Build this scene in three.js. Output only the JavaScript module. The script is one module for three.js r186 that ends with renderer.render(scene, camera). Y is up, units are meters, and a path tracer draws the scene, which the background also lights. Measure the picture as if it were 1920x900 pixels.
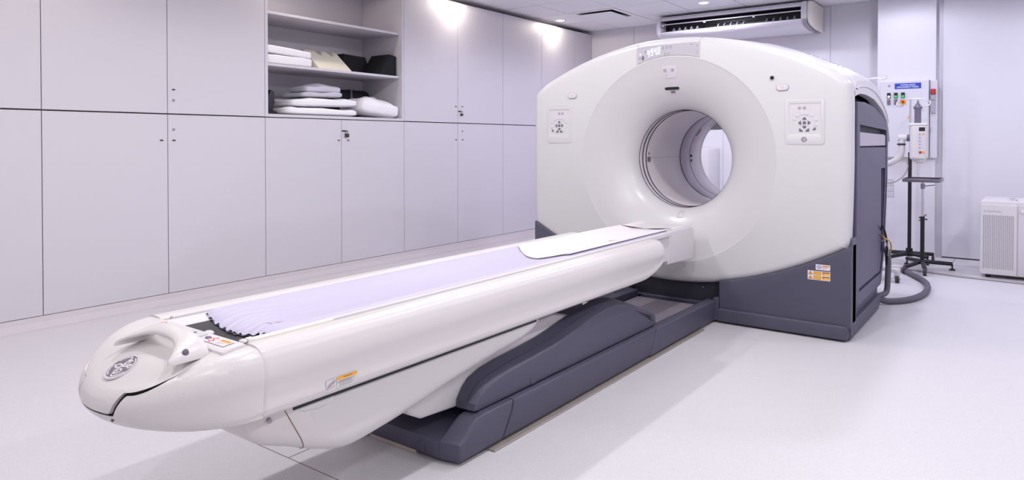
import * as THREE from 'three';
import { RoundedBoxGeometry } from 'three/addons/geometries/RoundedBoxGeometry.js';
import { mergeGeometries, mergeVertices, toCreasedNormals } from 'three/addons/utils/BufferGeometryUtils.js';
import { Brush, Evaluator, SUBTRACTION } from 'three-bvh-csg';
import { RectAreaLightUniformsLib } from 'three/addons/lights/RectAreaLightUniformsLib.js';

// ---------------------------------------------------------------- camera, lights, exposure
RectAreaLightUniformsLib.init();
const scene = new THREE.Scene();
scene.background = new THREE.Color(0x000000);
const FOCAL = 1306, FULL_H = 1280;                       // focal length in pixels of the 1920 px wide picture
const camera = new THREE.PerspectiveCamera(2 * Math.atan(FULL_H / 2 / FOCAL) * 180 / Math.PI, 1920 / 900, 0.05, 60);
camera.position.set(0, 1.21, 0);
camera.rotation.order = 'YXZ';
camera.rotation.set(-0.0143, Math.atan(970 / FOCAL), 0);
camera.setViewOffset(1920, FULL_H, 0, FULL_H / 2 - 283.7, 1920, 900);   // a shifted lens: the picture is the lower part of a taller frame
const renderer = new THREE.WebGLRenderer({ antialias: true });
renderer.toneMapping = THREE.LinearToneMapping;
renderer.toneMappingExposure = 0.3;
renderer.shadowMap.enabled = true;
const LAMP_POWER = 17;                                   // candela of one downlight
const LAMP_COLOR = [0xf6f5f5, 0xfff2e4, 0xe2e2f5];       // neutral white at the front, warm along the cabinets, cool white at the back
const CEIL = 2.8;
const ROOM = { x0: -5.7, x1: 2.4, z0: -8.79, z1: 2.6 };

// ---------------------------------------------------------------- helpers
const V = (x, y, z) => new THREE.Vector3(x, y, z);
let seed = 7;
const rnd = () => { seed = (seed * 1664525 + 1013904223) % 4294967296; return seed / 4294967296; };
const lerp = (a, b, t) => a + (b - a) * t;
const clamp = (x, a, b) => Math.min(b, Math.max(a, x));
const smooth = (a, b, x) => { const t = clamp((x - a) / (b - a), 0, 1); return t * t * (3 - 2 * t); };

const used = {};
const numbered = (n) => { const k = used[n] = (used[n] ?? -1) + 1; return k ? n + '_' + String(k).padStart(3, '0') : n; };
const bases = new WeakMap();
function thing(name, label, category, at = [0, 0, 0], group) {
  const o = new THREE.Group(); o.name = numbered(name); o.position.set(...at); scene.add(o);
  o.userData = { label, category }; if (group) o.userData.group = group;
  bases.set(o, at); return o;
}
function boxUV(g) {
  const p = g.attributes.position, n = g.attributes.normal, uv = new Float32Array(p.count * 2);
  for (let i = 0; i < p.count; i++) {
    const ax = Math.abs(n.getX(i)), ay = Math.abs(n.getY(i)), az = Math.abs(n.getZ(i));
    const [u, v] = ay >= ax && ay >= az ? [p.getX(i), p.getZ(i)] : ax >= az ? [p.getZ(i), p.getY(i)] : [p.getX(i), p.getY(i)];
    uv[2 * i] = u; uv[2 * i + 1] = v;
  }
  g.setAttribute('uv', new THREE.BufferAttribute(uv, 2)); return g;
}
function merge(list) {
  const out = (Array.isArray(list) ? list : [list]).map((g) => {
    const q = g.index ? g.toNonIndexed() : g.clone();
    for (const k of Object.keys(q.attributes)) if (!['position', 'normal', 'uv'].includes(k)) q.deleteAttribute(k);
    if (!q.attributes.normal) q.computeVertexNormals();
    if (!q.attributes.uv) boxUV(q);
    return q;
  });
  return out.length > 1 ? mergeGeometries(out) : out[0];
}
// a part: geometry in room coordinates (or, with local = true, in the coordinates of its thing)
function part(name, geos, material, parent, opt = {}) {
  let g = merge(geos);
  if (!opt.keepUV) boxUV(g);
  const base = bases.get(parent) ?? [0, 0, 0];
  if (!opt.local) g.translate(-base[0], -base[1], -base[2]);
  const m = new THREE.Mesh(g, material); m.name = name; parent.add(m);
  bases.set(m, base);
  if (opt.label) m.userData.label = opt.label;
  if (opt.kind) m.userData.kind = opt.kind;
  return m;
}
function single(name, geos, material, label, category, group, opt = {}) {   // a thing that is one mesh
  const g = merge(geos); if (!opt.keepUV) boxUV(g);
  g.computeBoundingBox(); const b = g.boundingBox, c = [(b.min.x + b.max.x) / 2, b.min.y, (b.min.z + b.max.z) / 2];
  g.translate(-c[0], -c[1], -c[2]);
  const m = new THREE.Mesh(g, material); m.name = numbered(name); m.position.set(...c); scene.add(m);
  m.userData = { label, category }; if (group) m.userData.group = group;
  bases.set(m, c); return m;
}
function struct(name, geos, material, label) {
  const g = boxUV(merge(geos)); const m = new THREE.Mesh(g, material); m.name = name; scene.add(m);
  m.userData = { kind: 'structure', label, category: 'room' }; bases.set(m, [0, 0, 0]); return m;
}
// boxes by their limits
const slab = (x0, x1, y0, y1, z0, z1, r = 0, seg = 2) => {
  const w = x1 - x0, h = y1 - y0, d = z1 - z0;
  const g = r ? new RoundedBoxGeometry(w, h, d, seg, r) : new THREE.BoxGeometry(w, h, d);
  return g.translate((x0 + x1) / 2, (y0 + y1) / 2, (z0 + z1) / 2);
};
const toShape = (pts, holes = []) => {
  const s = new THREE.Shape(pts.map(([a, b]) => new THREE.Vector2(a, b)));
  for (const h of holes ?? []) s.holes.push(new THREE.Path(h.map(([a, b]) => new THREE.Vector2(a, b))));
  return s;
};
function ext(pts, depth, bevel, holes, bseg = 3) {
  const s = pts.isShape ? pts : toShape(pts, holes);
  const g = bevel ? new THREE.ExtrudeGeometry(s, { depth: depth - 2 * bevel, bevelEnabled: true, bevelThickness: bevel, bevelSize: bevel, bevelOffset: -bevel, bevelSegments: bseg, curveSegments: 24 }).translate(0, 0, bevel)
    : new THREE.ExtrudeGeometry(s, { depth, bevelEnabled: false, curveSegments: 24 });
  return bevel ? toCreasedNormals(g, 0.6) : g;
}
const prismX = (zy, x0, x1, bevel = 0, holes, bseg) => ext(zy, x1 - x0, bevel, holes, bseg).rotateY(-Math.PI / 2).translate(x1, 0, 0);
const prismZ = (xy, z0, z1, bevel = 0, holes, bseg) => ext(xy, z1 - z0, bevel, holes, bseg).translate(0, 0, z0);
const prismY = (xz, y0, y1, bevel = 0, holes, bseg) => ext(xz.map(([x, z]) => [x, -z]), y1 - y0, bevel, holes?.map((h) => h.map(([x, z]) => [x, -z])), bseg).rotateX(-Math.PI / 2).translate(0, y0, 0);
const tube = (pts, r, seg = 40, rad = 8) => new THREE.TubeGeometry(new THREE.CatmullRomCurve3(pts.map((p) => V(...p))), seg, r, rad);
function rod(p, q, r, r2 = r, rad = 16) {
  const a = V(...p), b = V(...q), d = b.clone().sub(a);
  const g = new THREE.CylinderGeometry(r2, r, d.length(), rad);
  g.applyQuaternion(new THREE.Quaternion().setFromUnitVectors(V(0, 1, 0), d.clone().normalize()));
  return g.translate((a.x + b.x) / 2, (a.y + b.y) / 2, (a.z + b.z) / 2);
}
const lathe = (profile, seg = 40) => new THREE.LatheGeometry(profile.map(([r, y]) => new THREE.Vector2(r, y)), seg);
const ellipsoid = (rx, ry, rz, x, y, z, s = 24) => new THREE.SphereGeometry(1, s, s / 2 | 0).scale(rx, ry, rz).translate(x, y, z);
const roundRect = (x0, x1, y0, y1, r, n = 5) => {
  const out = [];
  for (const [cx, cy, a] of [[x1 - r, y1 - r, 0], [x0 + r, y1 - r, 1], [x0 + r, y0 + r, 2], [x1 - r, y0 + r, 3]])
    for (let i = 0; i <= n; i++) { const t = (a + i / n) * Math.PI / 2; out.push([cx + r * Math.cos(t), cy + r * Math.sin(t)]); }
  return out;
};
const circlePts = (cx, cy, r, n = 24) => Array.from({ length: n }, (_, i) => [cx + r * Math.cos(i / n * 2 * Math.PI), cy + r * Math.sin(i / n * 2 * Math.PI)]);
// a grid of points rows x cols to a smooth surface
function grid(rows, crease = 0.7, closeCols = false) {
  const R = rows.length, C = rows[0].length, pos = [], idx = [];
  for (const r of rows) for (const p of r) pos.push(p.x, p.y, p.z);
  for (let i = 0; i < R - 1; i++) for (let j = 0; j < C - (closeCols ? 0 : 1); j++) {
    const k = (j + 1) % C, a = i * C + j, b = i * C + k, c = (i + 1) * C + j, d = (i + 1) * C + k;
    idx.push(a, b, c, b, d, c);
  }
  const g = new THREE.BufferGeometry();
  g.setAttribute('position', new THREE.Float32BufferAttribute(pos, 3)); g.setIndex(idx);
  return crease === null ? (g.computeVertexNormals(), g) : toCreasedNormals(g, crease);
}
// closed loft with flat caps
function loft(sections, crease = 0.7) {
  const mid = (s) => s.reduce((a, p) => a.add(p), V(0, 0, 0)).divideScalar(s.length);
  const capA = sections[0].map(() => mid(sections[0])), capB = sections[0].map(() => mid(sections[sections.length - 1]));
  return grid([capA, ...sections, capB], crease, true);
}
const spline2 = (keys, n) => new THREE.SplineCurve(keys.map(([a, b]) => new THREE.Vector2(a, b))).getPoints(n - 1);

// ---------------------------------------------------------------- materials
function noiseTex(size, fn, srgb = true) {
  const d = new Uint8Array(size * size * 4);
  for (let y = 0; y < size; y++) for (let x = 0; x < size; x++) { const c = fn(x, y); d.set([...c.map((v) => clamp(v, 0, 255)), 255], (y * size + x) * 4); }
  const t = new THREE.DataTexture(d, size, size); t.wrapS = t.wrapT = THREE.RepeatWrapping; t.magFilter = THREE.LinearFilter;
  if (srgb) t.colorSpace = THREE.SRGBColorSpace; t.needsUpdate = true; return t;
}
function canvasTex(w, h, draw) {
  const c = document.createElement('canvas'); c.width = w; c.height = h;
  draw(c.getContext('2d'), w, h);
  const t = new THREE.CanvasTexture(c); t.colorSpace = THREE.SRGBColorSpace; return t;
}
const fineBump = noiseTex(256, () => { const v = 128 + (rnd() - 0.5) * 180; return [v, v, v]; }, false);
const bumpAt = (rep) => { const t = fineBump.clone(); t.repeat.set(rep, rep); t.needsUpdate = true; return t; };
const M = (color, roughness = 0.5, extra = {}) => new THREE.MeshPhysicalMaterial({ color, roughness, ...extra });
const floorMap = noiseTex(512, () => { const s = rnd(), v = s > 0.93 ? -16 : s < 0.07 ? 9 : (rnd() - 0.5) * 12; return [211 + v, 208 + v, 212 + v]; });
floorMap.repeat.set(1 / 0.9, 1 / 0.9);
const mats = {
  floor: M(0xffffff, 0.42, { map: floorMap, bumpMap: bumpAt(3), bumpScale: 0.0003 }),
  wall: M(0xdcdae1, 0.8, { bumpMap: bumpAt(2), bumpScale: 0.00012 }),
  wallTrim: M(0xd0ccd4, 0.6),
  ceilTile: M(0xf0eff3, 0.9, { bumpMap: bumpAt(1.5), bumpScale: 0.0015 }),
  ceilBar: M(0x5b5961, 0.7),
  slabDark: M(0x9a98a0, 0.9),
  laminate: M(0xcfcbd2, 0.5, { bumpMap: bumpAt(2), bumpScale: 0.0002 }),
  laminateIn: M(0xcbc6cc, 0.6),
  cove: M(0xcbc3c8, 0.55),
  gap: M(0x2a2a36, 0.8),
  chrome: M(0xd5d5da, 0.2, { metalness: 0.9 }),
  steel: M(0x9a99a0, 0.35, { metalness: 0.8 }),
  brassDark: M(0x4a4038, 0.45, { metalness: 0.5 }),
  black: M(0x121218, 0.5),
  blackFabric: M(0x141419, 0.9),
  white: M(0xd0ced0, 0.3, { clearcoat: 0.35, clearcoatRoughness: 0.25 }),
  whiteMatte: M(0xd6d2d4, 0.5),
  bowl: M(0xcdcacd, 0.32, { clearcoat: 0.3, clearcoatRoughness: 0.25 }),
  tableWhite: M(0xd6d1d0, 0.35, { clearcoat: 0.25, clearcoatRoughness: 0.3 }),
  innerShell: M(0xd6d2d2, 0.5),
  bore: M(0xd6d0d6, 0.4),
  boreRing: M(0xb9b3c2, 0.45),
  dark: M(0x4d4b5e, 0.5, { bumpMap: bumpAt(12), bumpScale: 0.0003 }),
  darkSide: M(0x605d72, 0.5, { bumpMap: bumpAt(12), bumpScale: 0.0003 }),
  darkDeep: M(0x34333e, 0.6),
  sideLabel: M(0xbab3bf, 0.45),
  pad: M(0xc3bdd4, 0.5, { bumpMap: bumpAt(4), bumpScale: 0.0004 }),
  sheet: M(0xe6e1e6, 0.6),
  cotton: M(0xf0eef2, 0.9, { bumpMap: bumpAt(4), bumpScale: 0.0008 }),
  cottonGrey: M(0xc3c0cc, 0.9, { bumpMap: bumpAt(4), bumpScale: 0.0008 }),
  foam: M(0xe2dccb, 0.85),
  tray: M(0x2c292f, 0.45),
  plasticWarm: M(0xe6e0d8, 0.45),
  keyGrey: M(0xa9a2ae, 0.5),
  keyPale: M(0xd2ccd2, 0.5),
  keyDark: M(0x6d6478, 0.5),
  red: M(0xb01c20, 0.4),
  amber: M(0xf0a626, 0.5),
  padlock: M(0x4b443f, 0.4, { metalness: 0.6 }),
  plate: M(0x8f8894, 0.5),
  wheel: M(0x3b3a42, 0.6),
  cable: M(0x5d5a66, 0.6),
  cablePale: M(0xa9a2a6, 0.6),
  yellowWire: M(0xc79a3a, 0.6),
  copper: M(0x5a5560, 0.6),
  acWhite: M(0xe3e0e8, 0.45),
  acCream: M(0xe6e2d6, 0.45),
};
const glow = (color, power) => new THREE.MeshStandardMaterial({ color: 0x111111, emissive: color, emissiveIntensity: power, roughness: 0.5 });
const print = (tex, extra = {}) => new THREE.MeshStandardMaterial({ map: tex, roughness: 0.5, ...extra });
// flat rectangle with its own 0..1 texture coordinates, centred at c, with right and up vectors
function decal(c, right, up, w, h) {
  const g = new THREE.PlaneGeometry(w, h), r = V(...right).normalize(), u = V(...up).normalize(), n = r.clone().cross(u);
  g.applyMatrix4(new THREE.Matrix4().makeBasis(r, u, n).setPosition(...c)); return g;
}

// ---------------------------------------------------------------- room
const { x0, x1, z0, z1 } = ROOM;
const floor = struct('floor', slab(x0 - 0.15, x1 + 0.15, -0.12, 0, z0 - 0.15, z1 + 0.15), mats.floor, 'pale speckled vinyl floor of the scanner room');
{ // welded vinyl seams and the lids of the floor duct by the back wall
  const sm = M(0x8e8684, 0.7);
  const seam = (xa, za, xb, zb, w = 0.004) => part('seam', slab(-w / 2, w / 2, -0.001, 0.0008, 0, Math.hypot(xb - xa, zb - za)).rotateY(Math.atan2(xb - xa, zb - za)).translate(xa, 0, za), sm, floor);
  seam(-2.695, -1.614, -1.6, -1.614); seam(-2.265, -1.614, -2.265, -1.93);
  seam(-0.72, -8.02, 2.4, -7.98, 0.006); seam(-0.606, -8.01, -0.603, -8.46, 0.006); seam(0.6, -8.0, 0.6, -8.46, 0.006);
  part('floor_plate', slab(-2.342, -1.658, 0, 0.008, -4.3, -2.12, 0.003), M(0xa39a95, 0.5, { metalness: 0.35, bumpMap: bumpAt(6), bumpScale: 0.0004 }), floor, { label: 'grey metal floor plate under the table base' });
}
struct('wall_left', slab(x0 - 0.15, x0, 0, CEIL + 0.12, z0 - 0.15, z1 + 0.15), mats.wall, 'white wall behind the built-in cabinets');
struct('wall_right', slab(x1, x1 + 0.15, 0, CEIL + 0.12, z0 - 0.15, z1 + 0.15), mats.wall, 'white wall on the right of the room');
struct('wall_front', slab(x0, x1, 0, CEIL + 0.12, z1, z1 + 0.15), mats.wall, 'white wall behind the viewer');
const back = struct('wall_back', [slab(x0, x1, 0, CEIL + 0.12, z0 - 0.15, z0 - 0.012)], mats.wallTrim, 'white panelled back wall behind the scanner');
for (const [a, b] of [[-5.7, -4.42], [-4.417, -3.157], [-3.154, -1.884], [-1.881, -1.345]]) part('wall_panel', slab(a, b, 0, CEIL + 0.02, z0 - 0.013, z0, 0.002), mats.wall, back);
part('wall_panel', slab(-1.33, -0.785, 0, CEIL + 0.02, z0, -8.44, 0.003), mats.wall, back, { label: 'bright white pilaster' });
part('wall_panel', slab(-0.725, x1, 0.012, CEIL + 0.02, z0, -8.48, 0.002), mats.wall, back);
struct('trim_1', slab(-0.785, -0.725, 0, CEIL + 0.02, z0, -8.5), mats.wallTrim, 'vertical trim strip beside the white pilaster, its shade put into a grey tone');  // grey tone carries the shade on this strip
struct('shadow_strip_2', slab(-1.345, -1.33, 0, CEIL + 0.02, z0, -8.62), mats.wallTrim, 'thin grey strip painted as the shadow at the left edge of the white pilaster');  // grey strip stands for the shadow beside the pilaster
struct('shadow_gap_back', slab(-0.725, x1, 0, 0.012, z0, -8.486), mats.gap, 'dark strip painted as the shadow gap at the foot of the right part of the back wall');  // dark colour stands for the shade in the gap under the wall panel

// ceiling: slab, bars and lay-in tiles
const TX = 0.648, TZ = 0.667, TX0 = -4.627, TZ0 = -6.73;
const ceiling = struct('ceiling', slab(x0 - 0.15, x1 + 0.15, CEIL + 0.02, CEIL + 0.14, z0 - 0.15, z1 + 0.15), mats.slabDark, 'suspended ceiling of pale square tiles');
{
  const xs = [x0], zs = [z0];
  for (let k = -3; k < 14; k++) { const x = TX0 + TX * k; if (x > x0 + 0.05 && x < x1 - 0.05) xs.push(x); }
  for (let k = -6; k < 18; k++) { const z = TZ0 + TZ * k; if (z > z0 + 0.03 && z < z1 - 0.05) zs.push(z); }
  xs.push(x1); zs.push(z1);
  for (const x of xs.slice(1, -1)) part('ceiling_bar', slab(x - 0.012, x + 0.012, CEIL + 0.004, CEIL + 0.02, z0, z1), mats.ceilBar, ceiling);
  for (const z of zs.slice(1, -1)) part('ceiling_bar', slab(x0, x1, CEIL + 0.004, CEIL + 0.0195, z - 0.012, z + 0.012), mats.ceilBar, ceiling);
  for (let i = 0; i + 1 < xs.length; i++) for (let j = 0; j + 1 < zs.length; j++) {
    if (Math.abs(xs[i] - TX0) < 0.01 && Math.abs(zs[j + 1] - (TZ0 - TZ)) < 0.01) continue;   // the air diffuser fills this cell
    const dy = (rnd() - 0.5) * 0.002;
    part('ceiling_tile', slab(xs[i] + 0.005, xs[i + 1] - 0.005, CEIL + dy, CEIL + 0.018 + dy, zs[j] + 0.005, zs[j + 1] - 0.005), mats.ceilTile, ceiling);
  }
}
// downlights, three tiles apart; unseen right row added to light floor and table
{
  const ring = merge(lathe([[0.052, 0.006], [0.055, -0.006], [0.066, -0.008], [0.074, -0.004], [0.075, 0.001]], 32));
  const lens = merge(lathe([[0.001, -0.016], [0.03, -0.014], [0.05, -0.006], [0.053, 0.002]], 32));
  const ringM = M(0xeeeef2, 0.4), lensM = [glow(0xfff8f4, 14), glow(0xfff4e4, 14), glow(0xf0eeff, 14)];
  const seen = { '0,0': 'round downlight close to the cabinet doors by the back wall', '1,0': 'round glowing downlight just in front of the air conditioner', '0,1': 'round downlight above the cabinets right of the open shelves, at the upper picture edge' };
  for (let i = 0; i < 4; i++) for (let j = 0; j < 5; j++) {
    const x = -4.951 + 1.944 * i, z = -7.73 + 2.0 * j, warm = i === 0 ? 1 : j < 2 ? 2 : 0;
    const t = thing('downlight', seen[i + ',' + j] ?? 'round recessed ceiling downlight, unseen above the picture', 'light', [x, CEIL, z], 'recessed downlights in the tiled ceiling');
    part('trim_ring', ring.clone(), ringM, t, { local: true });
    part('lamp_lens', lens.clone(), lensM[warm], t, { local: true });
    const l = new THREE.SpotLight(LAMP_COLOR[warm], LAMP_POWER * (i === 0 ? 0.24 : j === 0 ? [0, 1.5, 0.55, 0.85][i] : j < 2 ? 1.15 : 1), 0, i === 0 ? 1.55 : 1.5, i === 0 ? 0.05 : 0.22, 2);
    l.name = 'lamp_light'; l.position.set(0, -0.03, 0); l.target.position.set(0, -1, 0); l.castShadow = true; l.shadow.radius = 2.6;
    l.shadow.mapSize.set(1024, 1024);
    t.add(l, l.target); l.target.name = 'lamp_aim';
  }
}
{ // square air diffuser
  const xa = TX0 + 0.004, xb = TX0 + TX - 0.004, za = TZ0 - 2 * TZ + 0.004, zb = TZ0 - TZ - 0.004;
  const t = thing('air_diffuser', 'square ceiling air diffuser with a hanging centre plate', 'vent', [(xa + xb) / 2, CEIL, (za + zb) / 2]);
  const o = [[xa, za], [xb, za], [xb, zb], [xa, zb]], h = roundRect(xa + 0.06, xb - 0.06, za + 0.06, zb - 0.06, 0.01, 2);
  part('frame', prismY(o, CEIL - 0.004, CEIL + 0.015, 0, [h]), mats.ceilTile, t);
  part('duct', slab(xa + 0.05, xb - 0.05, CEIL + 0.012, CEIL + 0.0195, za + 0.05, zb - 0.05), mats.black, t);
  part('centre_plate', slab(xa + 0.1, xb - 0.1, CEIL - 0.022, CEIL - 0.014, za + 0.1, zb - 0.1, 0.003), mats.ceilTile, t);
}

// ---------------------------------------------------------------- built-in cabinets on the left wall
const FX = -5.09, DT = 0.018, BACK = -5.694;
const handleGeo = (z, y, w = 0.022) => slab(FX - 0.002, FX + 0.007, y - 0.005, y + 0.005, z - w / 2, z + w / 2, 0.003);
function carcass(t, ya, yb, za, zb) {
  const b = 0.018, f = FX - DT - 0.002;
  part('carcass', [slab(BACK, f, ya, yb, za + 0.001, za + b), slab(BACK, f, ya, yb, zb - b, zb - 0.001), slab(BACK, f, ya, ya + b, za + b, zb - b), slab(BACK, f, yb - b, yb, za + b, zb - b), slab(BACK, BACK + 0.006, ya, yb, za + b, zb - b)], mats.laminateIn, t);
}
// doors: [z near, z far, z of handle or null, handle height, lock height or null]
function cabinet(name, label, ya, yb, za, zb, doors, group) {
  const t = thing(name, label, 'cabinet', [(BACK + FX) / 2, ya, (za + zb) / 2], group);
  carcass(t, ya, yb, za, zb);
  for (const [n, f, hz, hy, lock] of doors) {
    const d = part('door', slab(FX - DT, FX, ya + 0.002, yb - 0.002, f + 0.0025, n - 0.0025, 0.0012, 1), mats.laminate, t);
    if (hz !== null) part('handle', handleGeo(hz, hy), mats.brassDark, d);
    if (lock) {
      part('lock', [rod([FX - 0.001, lock, hz], [FX + 0.004, lock, hz], 0.011, 0.01, 20)], mats.steel, d);
    }
  }
  return t;
}
const Z = [-0.17, -0.98, -1.79, -2.605, -3.42, -4.217, -5.02, -5.845, -6.67, -7.5, -8.32];
const gB = 'lower cupboards of the built-in wall', gU = 'upper cupboards of the built-in wall';
const LB = 0.088, MID = 1.412, TOPY = 2.745;
cabinet('base_cabinet', 'lower two-door white cupboard cut off by the left picture edge', LB, MID - 0.003, Z[2], Z[0], [[Z[0], Z[1], null, 0, null], [Z[1], Z[2], null, 0, null]], gB);
cabinet('base_cabinet', 'lower two-door white cupboard with a round lock, left of the one below the open shelves', LB, MID - 0.003, Z[4], Z[2], [[Z[2], Z[3], -2.559, 1.218, null], [Z[3], Z[4], -2.65, 1.218, 1.297]], gB);
cabinet('base_cabinet', 'lower two-door white cupboard with a padlock, directly below the open shelves', LB, MID - 0.003, Z[6], Z[4], [[Z[4], Z[5], -4.185, 1.22, null], [Z[5], Z[6], -4.297, 1.22, null]], gB);
cabinet('base_cabinet', 'lower two-door white cupboard just right of the one below the open shelves', LB, MID - 0.003, Z[8], Z[6], [[Z[6], Z[7], -5.815, 1.228, null], [Z[7], Z[8], -5.925, 1.228, 1.323]], gB);
cabinet('base_cabinet', 'lower white cupboard partly hidden behind the left side of the scanner', LB, MID - 0.003, Z[10], Z[8], [[Z[8], Z[9], -7.46, 1.228, null], [Z[9], Z[10], -7.55, 1.228, null]], gB);
cabinet('wall_cabinet', 'upper two-door white cupboard cut off by the left picture edge', MID + 0.003, TOPY, Z[2], Z[0], [[Z[0], Z[1], null, 0, null], [Z[1], Z[2], null, 0, null]], gU);
cabinet('wall_cabinet', 'upper two-door white cupboard with a small lock, left of the open shelves', MID + 0.003, TOPY, Z[4], Z[2], [[Z[2], Z[3], null, 0, null], [Z[3], Z[4], -2.65, 1.593, 1.513]], gU);
cabinet('wall_cabinet', 'upper two-door white cupboard with a hanging padlock, right of the open shelves', MID + 0.003, TOPY, Z[8], Z[6], [[Z[6], Z[7], -5.81, 1.594, null], [Z[7], Z[8], -5.92, 1.598, null]], gU);
cabinet('wall_cabinet', 'upper white cupboard lit by a downlight, nearest to the back wall', MID + 0.003, TOPY, Z[10], Z[8], [[Z[8], Z[9], -7.46, 1.594, null], [Z[9], Z[10], -7.55, 1.594, null]], gU);
{
  const t = thing('end_panel', 'narrow tall white filler panel between the cupboards and the back wall', 'panel', [(BACK + FX) / 2, LB, -8.55]);
  part('panel', slab(FX - DT, FX, LB, TOPY, -8.785, Z[10] - 0.003, 0.001), mats.laminate, t);
  part('side', slab(BACK, FX - DT, LB, TOPY, -8.785, -8.767), mats.laminateIn, t);
}
{ // open shelves
  const t = thing('open_shelf_unit', 'open white shelf unit with folded linen between the upper cupboards', 'shelf', [(BACK + FX) / 2, MID + 0.003, (Z[4] + Z[6]) / 2]);
  const ya = MID + 0.003, za = Z[6], zb = Z[4];
  for (const z of [za + 0.001, zb - 0.029]) part('side_panel', slab(BACK, FX, ya, TOPY, z, z + 0.028, 0.001, 1), mats.laminate, t);
  part('back_panel', slab(BACK, BACK + 0.006, ya, TOPY, za + 0.03, zb - 0.03), mats.laminate, t);
  part('bottom_board', slab(BACK + 0.006, FX - 0.001, ya, ya + 0.025, za + 0.03, zb - 0.03, 0.001, 1), mats.laminate, t);
  part('top_board', slab(BACK + 0.006, FX - 0.001, TOPY - 0.02, TOPY, za + 0.03, zb - 0.03), mats.laminate, t);
  for (const y of [1.858, 2.295]) part('shelf', slab(BACK + 0.007, FX - 0.04, y - 0.011, y + 0.011, za + 0.03, zb - 0.03, 0.001, 1), mats.laminate, t);
}
{ // coved skirting in front of the plinth
  const prof = [[BACK, 0], [-5.06, 0], [-5.063, 0.012], [-5.072, 0.03], [-5.083, 0.052], [-5.09, 0.08], [-5.095, 0.086], [BACK, 0.086]];
  struct('baseboard_left', prismZ(prof, -8.785, -0.1, 0), mats.cove, 'pale coved skirting under the cupboards');
}
// padlocks on hasps
function padlock(label, y, z, s) {
  const t = thing('padlock', label, 'padlock', [FX + 0.012, y - 0.03 * s, z], 'small padlocks on the cupboard doors');
  part('hasp', [slab(FX - 0.001, FX + 0.004, y + 0.006, y + 0.02, z - 0.012, z + 0.05, 0.002), rod([FX, y + 0.012, z], [FX + 0.02, y + 0.012, z], 0.004)], mats.brassDark, t);
  part('shackle', tube([[FX + 0.014, y - 0.012, z - 0.01], [FX + 0.014, y + 0.012, z - 0.009], [FX + 0.014, y + 0.02, z], [FX + 0.014, y + 0.012, z + 0.009], [FX + 0.014, y - 0.012, z + 0.01]], 0.0028, 20), mats.chrome, t);
  part('body', slab(FX + 0.004, FX + 0.024, y - 0.045 * s, y - 0.01, z - 0.019 * s, z + 0.019 * s, 0.005), mats.padlock, t);
}
padlock('dark padlock on the lower cupboard below the open shelves', 1.293, -4.272, 1);
padlock('small dark padlock on the upper cupboard right of the open shelves', 1.53, -5.9, 0.8);

// ---------------------------------------------------------------- linen and foam on the shelves
// a soft folded stack: rounded slab whose surface ripples; seedable
function softBox(w, h, d, { pw = 0.45, plan = 0.22, ripple = 0.006, freq = 22, sag = 0, ph = 0 } = {}) {
  const rows = [], sp = (v, e) => Math.sign(v) * Math.abs(v) ** e;
  for (let i = 0; i <= 30; i++) {
    const b = lerp(-Math.PI / 2, Math.PI / 2, i / 30), cb = sp(Math.max(0, Math.cos(b)), pw), row = [];
    for (let k = 0; k < 96; k++) {
      const a = k / 96 * 2 * Math.PI; let x = w / 2 * cb * sp(Math.cos(a), plan), y = h / 2 * sp(Math.sin(b), pw), z = d / 2 * cb * sp(Math.sin(a), plan);
      const up = smooth(-0.3, 0.6, Math.sin(b)), wav = Math.sin(freq * x + ph + 3 * z * freq / 9) * Math.sin(freq * 0.7 * z + ph * 1.7) + 0.5 * Math.sin(freq * 2.3 * z + 5 * x + ph);
      y += ripple * wav * up + sag * up * (1 - (2 * x / w) ** 2) * (1 - (2 * z / d) ** 2);
      const e = Math.abs(Math.cos(b)) ** 0.3 * ripple * 0.7; x += e * Math.sin(freq * z * 1.3 + ph) * Math.sign(x) * up; z += e * Math.sin(freq * x * 1.1 + ph);
      row.push(V(x, y, z));
    }
    rows.push(row);
  }
  return grid(rows, null, true);
}
const S1 = 1.4405, S2 = 1.8695;
{
  const st = thing('folded_sheets', 'stack of folded white sheets at the left end of the middle shelf', 'linen', [-5.3, S2, -3.74]);
  part('sheet', softBox(0.3, 0.08, 0.5, { pw: 0.25, ripple: 0.003, ph: 1 }).translate(-5.3, S2 + 0.0405, -3.707), mats.cotton, st);
  part('sheet', softBox(0.295, 0.07, 0.495, { pw: 0.3, ripple: 0.004, ph: 2.4, freq: 12 }).rotateX(-0.04).translate(-5.302, S2 + 0.116, -3.705), mats.cotton, st);
}
{ // cream foam block: triangular ridge with three round bays
  const t = thing('foam_block', 'cream foam positioning block with round scooped ridges on the middle shelf', 'foam block', [-5.28, S2, -4.26]);
  // rounded ridge at the back sloping to the front, with two bays cut into the crest
  const prof = [[-5.53, 0], [-5.17, 0], [-5.18, 0.012], [-5.37, 0.15], [-5.395, 0.168], [-5.425, 0.178], [-5.46, 0.174], [-5.495, 0.155], [-5.52, 0.12], [-5.53, 0.07]].map(([x, y]) => [x, y * 1.12 + S2]);
  let body = new Brush(toCreasedNormals(boxUV(prismZ(prof, -4.41, -4.03)), 0.5)); body.updateMatrixWorld();
  const ev = new Evaluator(); ev.attributes = ['position', 'normal', 'uv']; ev.useGroups = false;
  for (const z of [-4.19, -4.325]) { const c = new Brush(boxUV(rod([-5.56, S2 + 0.228, z], [-5.28, S2 + 0.17, z], 0.042, 0.034, 24))); c.updateMatrixWorld(); body = ev.evaluate(body, c, SUBTRACTION); body.updateMatrixWorld(); }
  part('body', body.geometry, mats.foam, t);
}
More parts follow.
